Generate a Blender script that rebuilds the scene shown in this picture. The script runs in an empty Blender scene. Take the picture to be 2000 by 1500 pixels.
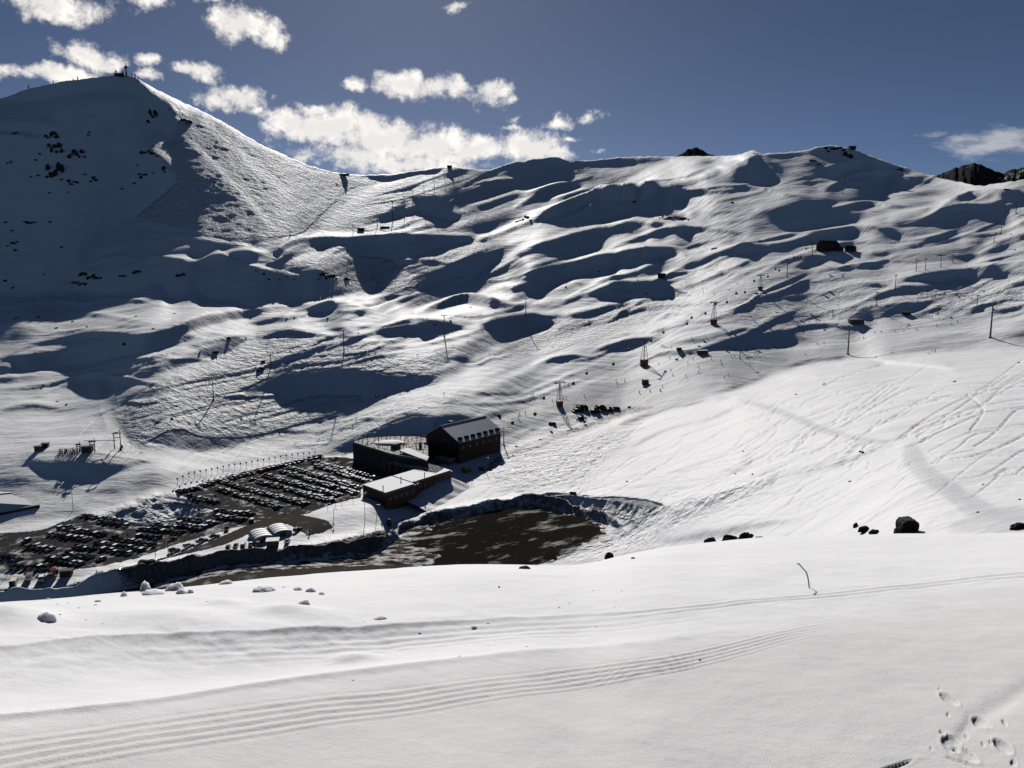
import bpy, bmesh, math, random
import numpy as np
from mathutils import Vector, Matrix
random.seed(7); rng = np.random.default_rng(7)
scene = bpy.context.scene
COL = scene.collection
# ------------------------------------------------------------------ camera, sky, sun
F = 1550.0                       # focal length in pixels of a 2000 px wide photograph
HORIZON = 520.0
PITCH = math.atan((750 - HORIZON) / F)
cam_data = bpy.data.cameras.new("camera")
cam_data.sensor_fit = 'HORIZONTAL'; cam_data.sensor_width = 36.0
cam_data.lens = 36.0 * F / 2000.0
cam_data.clip_start = 0.1; cam_data.clip_end = 60000
cam = bpy.data.objects.new("camera", cam_data); COL.objects.link(cam)
cam.location = (0, 0, 0); cam.rotation_euler = (math.pi / 2 - PITCH, 0, 0)
scene.camera = cam
SUN_EL = math.radians(27.5)
SUN_AZ = math.atan2(-190.0, F)   # measured from +Y towards +X
TS = math.tan(SUN_EL)
sun_data = bpy.data.lights.new("sun", 'SUN'); sun_data.energy = 5.0
sun_data.angle = math.radians(0.53); sun_data.color = (1.0, 0.972, 0.935)
sun = bpy.data.objects.new("sun", sun_data); COL.objects.link(sun)
sd = Vector((math.sin(SUN_AZ) * math.cos(SUN_EL), math.cos(SUN_AZ) * math.cos(SUN_EL), math.sin(SUN_EL)))
sun.rotation_euler = sd.to_track_quat('Z', 'Y').to_euler()
scene.view_settings.view_transform = 'Standard'
scene.view_settings.look = 'None'
scene.view_settings.gamma = 1.0
scene.view_settings.use_curve_mapping = False
scene.view_settings.exposure = -0.2
scene.cycles.max_bounces = 5
scene.cycles.diffuse_bounces = 0

def build_world():
    w = bpy.data.worlds.new("World"); scene.world = w; w.use_nodes = True
    nt = w.node_tree; N = nt.nodes; L = nt.links
    N.clear()
    out = N.new('ShaderNodeOutputWorld')
    sky = N.new('ShaderNodeTexSky'); sky.sky_type = 'NISHITA'; sky.sun_disc = False
    sky.sun_elevation = SUN_EL; sky.sun_rotation = SUN_AZ
    sky.altitude = 3000; sky.air_density = 0.48; sky.dust_density = 1.1; sky.ozone_density = 2.2
    bg = N.new('ShaderNodeBackground'); bg.inputs[1].default_value = SKY_STRENGTH
    L.new(sky.outputs[0], bg.inputs[0])
    tc = N.new('ShaderNodeTexCoord')
    sep = N.new('ShaderNodeSeparateXYZ'); L.new(tc.outputs['Generated'], sep.inputs[0])
    def m(op, a, b=None, c=None):
        n = N.new('ShaderNodeMath'); n.operation = op
        for i, v in enumerate((a, b, c)):
            if v is None: continue
            if isinstance(v, (int, float)): n.inputs[i].default_value = v
            else: L.new(v, n.inputs[i])
        return n.outputs[0]
    # azimuth and elevation of the view direction, in units of 100 photo pixels
    az = m('ARCTAN2', sep.outputs[0], sep.outputs[1])
    el = m('ARCSINE', sep.outputs[2])
    U = m('MULTIPLY', az, 15.5); V = m('MULTIPLY', el, 15.5)
    comb = N.new('ShaderNodeCombineXYZ'); L.new(U, comb.inputs[0]); L.new(V, comb.inputs[1])
    def noise(scale, detail, rough, vec, off=0.0):
        n = N.new('ShaderNodeTexNoise'); n.inputs['Scale'].default_value = scale
        n.inputs['Detail'].default_value = detail; n.inputs['Roughness'].default_value = rough
        if off:
            mp = N.new('ShaderNodeVectorMath'); mp.operation = 'ADD'; L.new(vec, mp.inputs[0]); mp.inputs[1].default_value = (off, off * .7, off * .3)
            vec = mp.outputs[0]
        L.new(vec, n.inputs['Vector']); return n
    warp = noise(1.1, 4, .6, comb.outputs[0])
    wv = N.new('ShaderNodeVectorMath'); wv.operation = 'MULTIPLY_ADD'
    L.new(warp.outputs['Color'], wv.inputs[0]); wv.inputs[1].default_value = (1.0, 0.62, 0); wv.inputs[2].default_value = (-.5, -.31, 0)
    pv = N.new('ShaderNodeVectorMath'); pv.operation = 'ADD'; L.new(comb.outputs[0], pv.inputs[0]); L.new(wv.outputs[0], pv.inputs[1])
    def field(blobs):
        acc = None
        for (x, y, rx, ry, k) in blobs:
            d = pix_dir(x, y)
            ca = math.atan2(d.x, d.y) * 15.5; ce = math.asin(d.z) * 15.5
            s = N.new('ShaderNodeVectorMath'); s.operation = 'SUBTRACT'; L.new(pv.outputs[0], s.inputs[0]); s.inputs[1].default_value = (ca, ce, 0)
            q = N.new('ShaderNodeVectorMath'); q.operation = 'MULTIPLY'; L.new(s.outputs[0], q.inputs[0]); q.inputs[1].default_value = (100.0 / rx, 100.0 / ry, 0)
            ln = N.new('ShaderNodeVectorMath'); ln.operation = 'LENGTH'; L.new(q.outputs[0], ln.inputs[0])
            v = m('SUBTRACT', k, m('MULTIPLY', ln.outputs['Value'], k))
            acc = v if acc is None else m('MAXIMUM', acc, v)
        return acc
    big = field(CLOUDS)
    n1 = noise(1.3, 9, .62, comb.outputs[0], 3.1)
    n2 = noise(4.2, 10, .7, comb.outputs[0], 9.7)
    dens = m('ADD', big, m('ADD', m('MULTIPLY', m('SUBTRACT', n1.outputs[0], .5), 1.8), m('MULTIPLY', m('SUBTRACT', n2.outputs[0], .5), 1.6)))
    a = N.new('ShaderNodeMapRange'); a.interpolation_type = 'SMOOTHSTEP'; L.new(dens, a.inputs[0])
    a.inputs[1].default_value = -0.02; a.inputs[2].default_value = 0.85
    # wisps at right
    wis = field(WISPS)
    n3 = noise(2.0, 8, .6, comb.outputs[0], 5.0)
    st = N.new('ShaderNodeMapping'); st.inputs['Scale'].default_value = (1.0, 3.2, 1); st.inputs['Rotation'].default_value = (0, 0, .3)
    L.new(comb.outputs[0], st.inputs[0]); L.new(st.outputs[0], n3.inputs['Vector'])
    wd = N.new('ShaderNodeMapRange'); wd.interpolation_type = 'SMOOTHSTEP'
    L.new(m('ADD', wis, m('MULTIPLY', m('SUBTRACT', n3.outputs[0], .5), 1.7)), wd.inputs[0]); wd.inputs[1].default_value = .1; wd.inputs[2].default_value = .9
    alpha = m('MAXIMUM', a.outputs[0], m('MULTIPLY', wd.outputs[0], .33))
    # thick cores are a little greyer (light comes from behind)
    core = N.new('ShaderNodeMapRange'); core.interpolation_type = 'SMOOTHSTEP'
    n4 = noise(1.9, 6, .55, comb.outputs[0], 17.0)
    L.new(m('ADD', m('MULTIPLY', big, .55), m('MULTIPLY', n4.outputs[0], .9)), core.inputs[0])
    core.inputs[1].default_value = 0.55; core.inputs[2].default_value = 1.0
    cr = N.new('ShaderNodeMixRGB'); L.new(core.outputs[0], cr.inputs[0])
    cr.inputs[1].default_value = (.98, .93, .87, 1); cr.inputs[2].default_value = (.72, .70, .68, 1)
    cbg = N.new('ShaderNodeBackground'); L.new(cr.outputs[0], cbg.inputs[0]); cbg.inputs[1].default_value = CLOUD_STRENGTH
    mx = N.new('ShaderNodeMixShader'); L.new(alpha, mx.inputs[0]); L.new(bg.outputs[0], mx.inputs[1]); L.new(cbg.outputs[0], mx.inputs[2])
    L.new(mx.outputs[0], out.inputs[0])

def pix_dir(x, y):
    u = (x - 1000) / F; v = (750 - y) / F
    d = Vector((u, math.cos(PITCH) + v * math.sin(PITCH), v * math.cos(PITCH) - math.sin(PITCH)))
    return d.normalized()
SKY_STRENGTH = 0.05
CLOUD_STRENGTH = 1.35
CLOUDS = [(110, 8, 110, 26, 1), (95, 28, 40, 14, .8), (285, 0, 40, 16, .9), (470, 48, 62, 34, 1.1), (530, 70, 30, 20, .8), (440, 38, 40, 18, .9),
 (165, 105, 52, 22, .95), (190, 120, 35, 14, .8), (95, 144, 95, 18, 1.0), (290, 145, 26, 13, .8), (375, 132, 52, 14, .75), (400, 145, 36, 14, .6), (290, 112, 30, 10, .6),
 (460, 185, 62, 26, 1.0), (420, 195, 60, 20, .8), (490, 205, 30, 14, .7), (620, 212, 26, 12, .8), (690, 163, 30, 16, .9),
 (800, 165, 100, 26, 1.05), (870, 165, 55, 30, 1.1), (960, 180, 60, 24, 1.05), (1000, 195, 26, 12, .7),
 (570, 232, 70, 26, 1.0), (640, 250, 110, 42, 1.15), (740, 265, 130, 46, 1.2), (830, 285, 130, 42, 1.2), (700, 300, 130, 34, 1.1), (930, 290, 90, 34, 1.1), (1030, 285, 95, 42, 1.2), (1085, 300, 60, 26, 1.0), (800, 320, 160, 26, 1.0), (640, 305, 60, 18, .7),
 (1005, 225, 24, 10, .6), (995, 243, 34, 10, .7), (1085, 235, 38, 16, .75), (1163, 227, 24, 11, .65), (1120, 268, 18, 8, .6), (1168, 288, 14, 8, .7), (885, 10, 36, 10, .75), (420, 3, 50, 8, .7)]
WISPS = [(1960, 275, 110, 34, 1.0), (1815, 262, 40, 10, .5)]
build_world()
# ------------------------------------------------------------------ terrain
GX0, GX1, GSX = -240.0, 2240.0, 4.0
GY0, GY1, GSY = 120.0, 1262.5, 2.5
gx = np.arange(GX0, GX1 + .1, GSX); gy = np.arange(GY0, GY1 + .1, GSY)
NX, NY = len(gx), len(gy)

def tan_el_az(x, y):
    u = (np.asarray(x, float) - 1000) / F; v = (750 - np.asarray(y, float)) / F
    Yw = math.cos(PITCH) + v * math.sin(PITCH); Zw = v * math.cos(PITCH) - math.sin(PITCH)
    h = np.hypot(u, Yw)
    return Zw / h, np.arctan2(u, Yw)

def pts(s):
    out = []
    for p in s.split():
        a, b = p.split(','); a = float(a); b = float(b)
        if a <= 0: a = -240 if a == 0 else a
        if a >= 2000: a = 2240 if a == 2000 else a
        out.append((a, b))
    return np.array(out)

def blur(a, rx, ry):
    for ax, r in ((1, rx), (0, ry)):
        if r < .3: continue
        k = int(math.ceil(r * 2.5)); w = np.exp(-.5 * (np.arange(-k, k + 1) / r) ** 2); w /= w.sum()
        pad = [(0, 0), (0, 0)]; pad[ax] = (k, k)
        b = np.pad(a, pad, mode='edge'); o = np.zeros_like(a)
        for i, wi in enumerate(w):
            o += wi * (b[:, i:i + a.shape[1]] if ax == 1 else b[i:i + a.shape[0], :])
        a = o
    return a

def poly_mask(P, X, Y):
    inside = np.zeros(X.shape, bool); n = len(P); j = n - 1
    for i in range(n):
        xi, yi = P[i]; xj, yj = P[j]
        if yi != yj:
            c = ((yi > Y) != (yj > Y)) & (X < (xj - xi) * (Y - yi) / (yj - yi) + xi)
            inside ^= c
        j = i
    return inside

def window(P, pad):
    i0 = max(0, int((P[:, 0].min() - pad - GX0) / GSX)); i1 = min(NX, int((P[:, 0].max() + pad - GX0) / GSX) + 2)
    j0 = max(0, int((P[:, 1].min() - pad - GY0) / GSY)); j1 = min(NY, int((P[:, 1].max() + pad - GY0) / GSY) + 2)
    return i0, i1, j0, j1

def paint_poly(A, val, P, soft=2.5):
    i0, i1, j0, j1 = window(P, soft * 3 + 6)
    if i1 <= i0 or j1 <= j0: return
    X, Y = np.meshgrid(gx[i0:i1], gy[j0:j1]); m = np.zeros(X.shape)
    for oy in (-.3, .3):
        for ox in (-.3, .3): m += poly_mask(P, X + ox * GSX, Y + oy * GSY)
    m = blur(m / 4, soft / GSX, soft / GSY)
    A[j0:j1, i0:i1] = A[j0:j1, i0:i1] * (1 - m) + val * m

def seg_dist(P, X, Y):
    d = np.full(X.shape, 1e9)
    for a, b in zip(P[:-1], P[1:]):
        vx, vy = b - a; L2 = vx * vx + vy * vy + 1e-9
        t = np.clip(((X - a[0]) * vx + (Y - a[1]) * vy) / L2, 0, 1)
        d = np.minimum(d, np.hypot(X - a[0] - t * vx, Y - a[1] - t * vy))
    return d

def smooth_line(P, n=8):
    out = []; m = len(P)
    for i in range(m - 1):
        p0 = P[max(i - 1, 0)]; p1 = P[i]; p2 = P[i + 1]; p3 = P[min(i + 2, m - 1)]
        for k in range(n):
            t = k / n
            out.append(.5 * ((2 * p1) + (p2 - p0) * t + (2 * p0 - 5 * p1 + 4 * p2 - p3) * t * t + (3 * p1 - p0 - 3 * p2 + p3) * t ** 3))
    out.append(P[-1]); return np.array(out)

def paint_line(A, val, P, width, soft=1.5):
    P = smooth_line(P, 4)
    i0, i1, j0, j1 = window(P, width + soft * 3 + 4)
    if i1 <= i0 or j1 <= j0: return
    X, Y = np.meshgrid(gx[i0:i1], gy[j0:j1]); d = seg_dist(P, X, Y)
    m = np.clip((width / 2 + soft - d) / (2 * soft), 0, 1)
    A[j0:j1, i0:i1] = A[j0:j1, i0:i1] * (1 - m) + val * m

# ranges (horizontal metres) of known places in the picture
RANGES = """
1400,1060,165 1600,1050,118 1770,1040,90 1900,1030,88 1800,900,180 1650,850,265 1480,790,390 2000,850,255 2000,950,150 2000,1035,80 2240,1035,80 2240,850,260
1090,800,500 1300,770,500 1258,712,580 1394,630,720 1445,700,600 1655,690,560 1935,655,520 2000,620,620 2240,620,620 1540,530,980 1485,560,900 1610,490,1080
1750,570,850 1800,520,980 1980,480,1050 2240,480,1050 1700,440,1300 1650,290,2700 1820,340,2400 1470,297,2400 1990,360,1600 2240,340,1700 1560,430,1550
1200,400,2200 1100,320,3200 1300,308,3600 1000,430,1800 1000,330,3000 880,330,2500 1300,430,1600 1200,500,1200 1030,560,1050 1027,620,850 865,700,650
673,720,620 530,740,600 418,778,570 230,870,480 90,880,470 400,900,490 600,860,530 1000,780,530 850,780,560 200,740,640
0,740,680 -240,740,680 0,640,900 300,620,930 500,600,980 700,580,1030 850,620,830 0,585,1150 -240,585,1150 200,560,1250 400,500,1500 550,470,1500 600,430,1700
700,360,2300 680,470,1400 850,460,1600 240,148,2600 0,205,2700 -240,260,2700 400,222,2600 540,300,2600 200,400,1900 0,400,1900 -240,400,1900 350,400,1850 700,345,2700
1400,1180,95 1800,1180,60 2200,1180,50 1500,1260,70 2200,1260,40"""
# places whose height below the camera is known: the lots, the yard and the lodge ground are nearly level
LEVELS = """0,1180,-119 -240,1180,-120 0,1100,-119 150,1150,-118 300,1100,-117 400,1070,-116 0,1010,-120 -240,1010,-121 100,1050,-119 200,1010,-118 350,960,-116 450,930,-115 350,1030,-117 500,1010,-115 620,1010,-114 550,950,-115 620,890,-115 720,920,-114
740,1050,-113 760,1015,-113 706,985,-113 840,960,-112 900,930,-110 980,868,-106 900,880,-110 1100,1080,-111 1000,1050,-112 900,1060,-113 1000,1000,-111 1180,970,-104 1080,950,-106 1300,980,-95 1200,1060,-104 140,990,-117 950,900,-107
740,1100,-114 900,1100,-113 400,1140,-116 600,1180,-115 1000,1180,-108 0,1260,-119 600,1260,-115 1000,1260,-105"""
def base_depth():
    C = np.array([[float(v) for v in p.split(',')] for p in RANGES.split()])
    Q = np.array([[float(v) for v in p.split(',')] for p in LEVELS.split()]); Q[:, 2] /= tan_el_az(Q[:, 0], Q[:, 1])[0]; C = np.r_[C, Q]
    n = len(C); sc = 400.0
    def K(dx, dy):
        r2 = (dx * dx + dy * dy) / sc / sc + 1e-9
        return .5 * r2 * np.log(r2)
    yy = C[:, 1] * 1.6
    A = np.zeros((n + 3, n + 3)); A[:n, :n] = K(C[:, None, 0] - C[None, :, 0], yy[:, None] - yy[None, :]) + np.eye(n) * .02
    A[:n, n:] = np.c_[np.ones(n), C[:, 0] / sc, yy / sc]; A[n:, :n] = A[:n, n:].T
    w = np.linalg.solve(A, np.r_[np.log(C[:, 2]), 0, 0, 0])
    xs = gx; ys = gy
    X, Y = np.meshgrid(xs, ys * 1.6); D = w[n] + w[n + 1] * X / sc + w[n + 2] * Y / sc
    for i in range(n): D += w[i] * K(X - C[i, 0], Y - yy[i])
    return D

def grid_sample(D, x0, sx, y0, sy, X, Y):
    fx = np.clip((X - x0) / sx, 0, D.shape[1] - 1.0001); fy = np.clip((Y - y0) / sy, 0, D.shape[0] - 1.0001)
    i = fx.astype(int); j = fy.astype(int); a = fx - i; b = fy - j
    return (D[j, i] * (1 - a) * (1 - b) + D[j, i + 1] * a * (1 - b) + D[j + 1, i] * (1 - a) * b + D[j + 1, i + 1] * a * b)

SKY = np.array([[float(v) for v in p.split(',')] for p in """-240,262 -100,222 0,193 60,172 130,158 200,150 235,146 262,150 300,172 350,196 400,220 450,246 500,278 550,300
600,322 650,336 700,342 760,340 800,335 850,328 878,325 920,330 960,334 1000,320 1040,315 1075,310 1110,316 1150,316 1200,308 1260,306 1320,306
1400,305 1440,303 1470,294 1490,300 1530,298 1570,295 1600,286 1625,283 1650,288 1680,296 1720,312 1760,325 1800,338 1840,348 1880,356 1905,363
1925,362 1960,357 2000,350 2120,345 2240,342""".split()])

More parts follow.
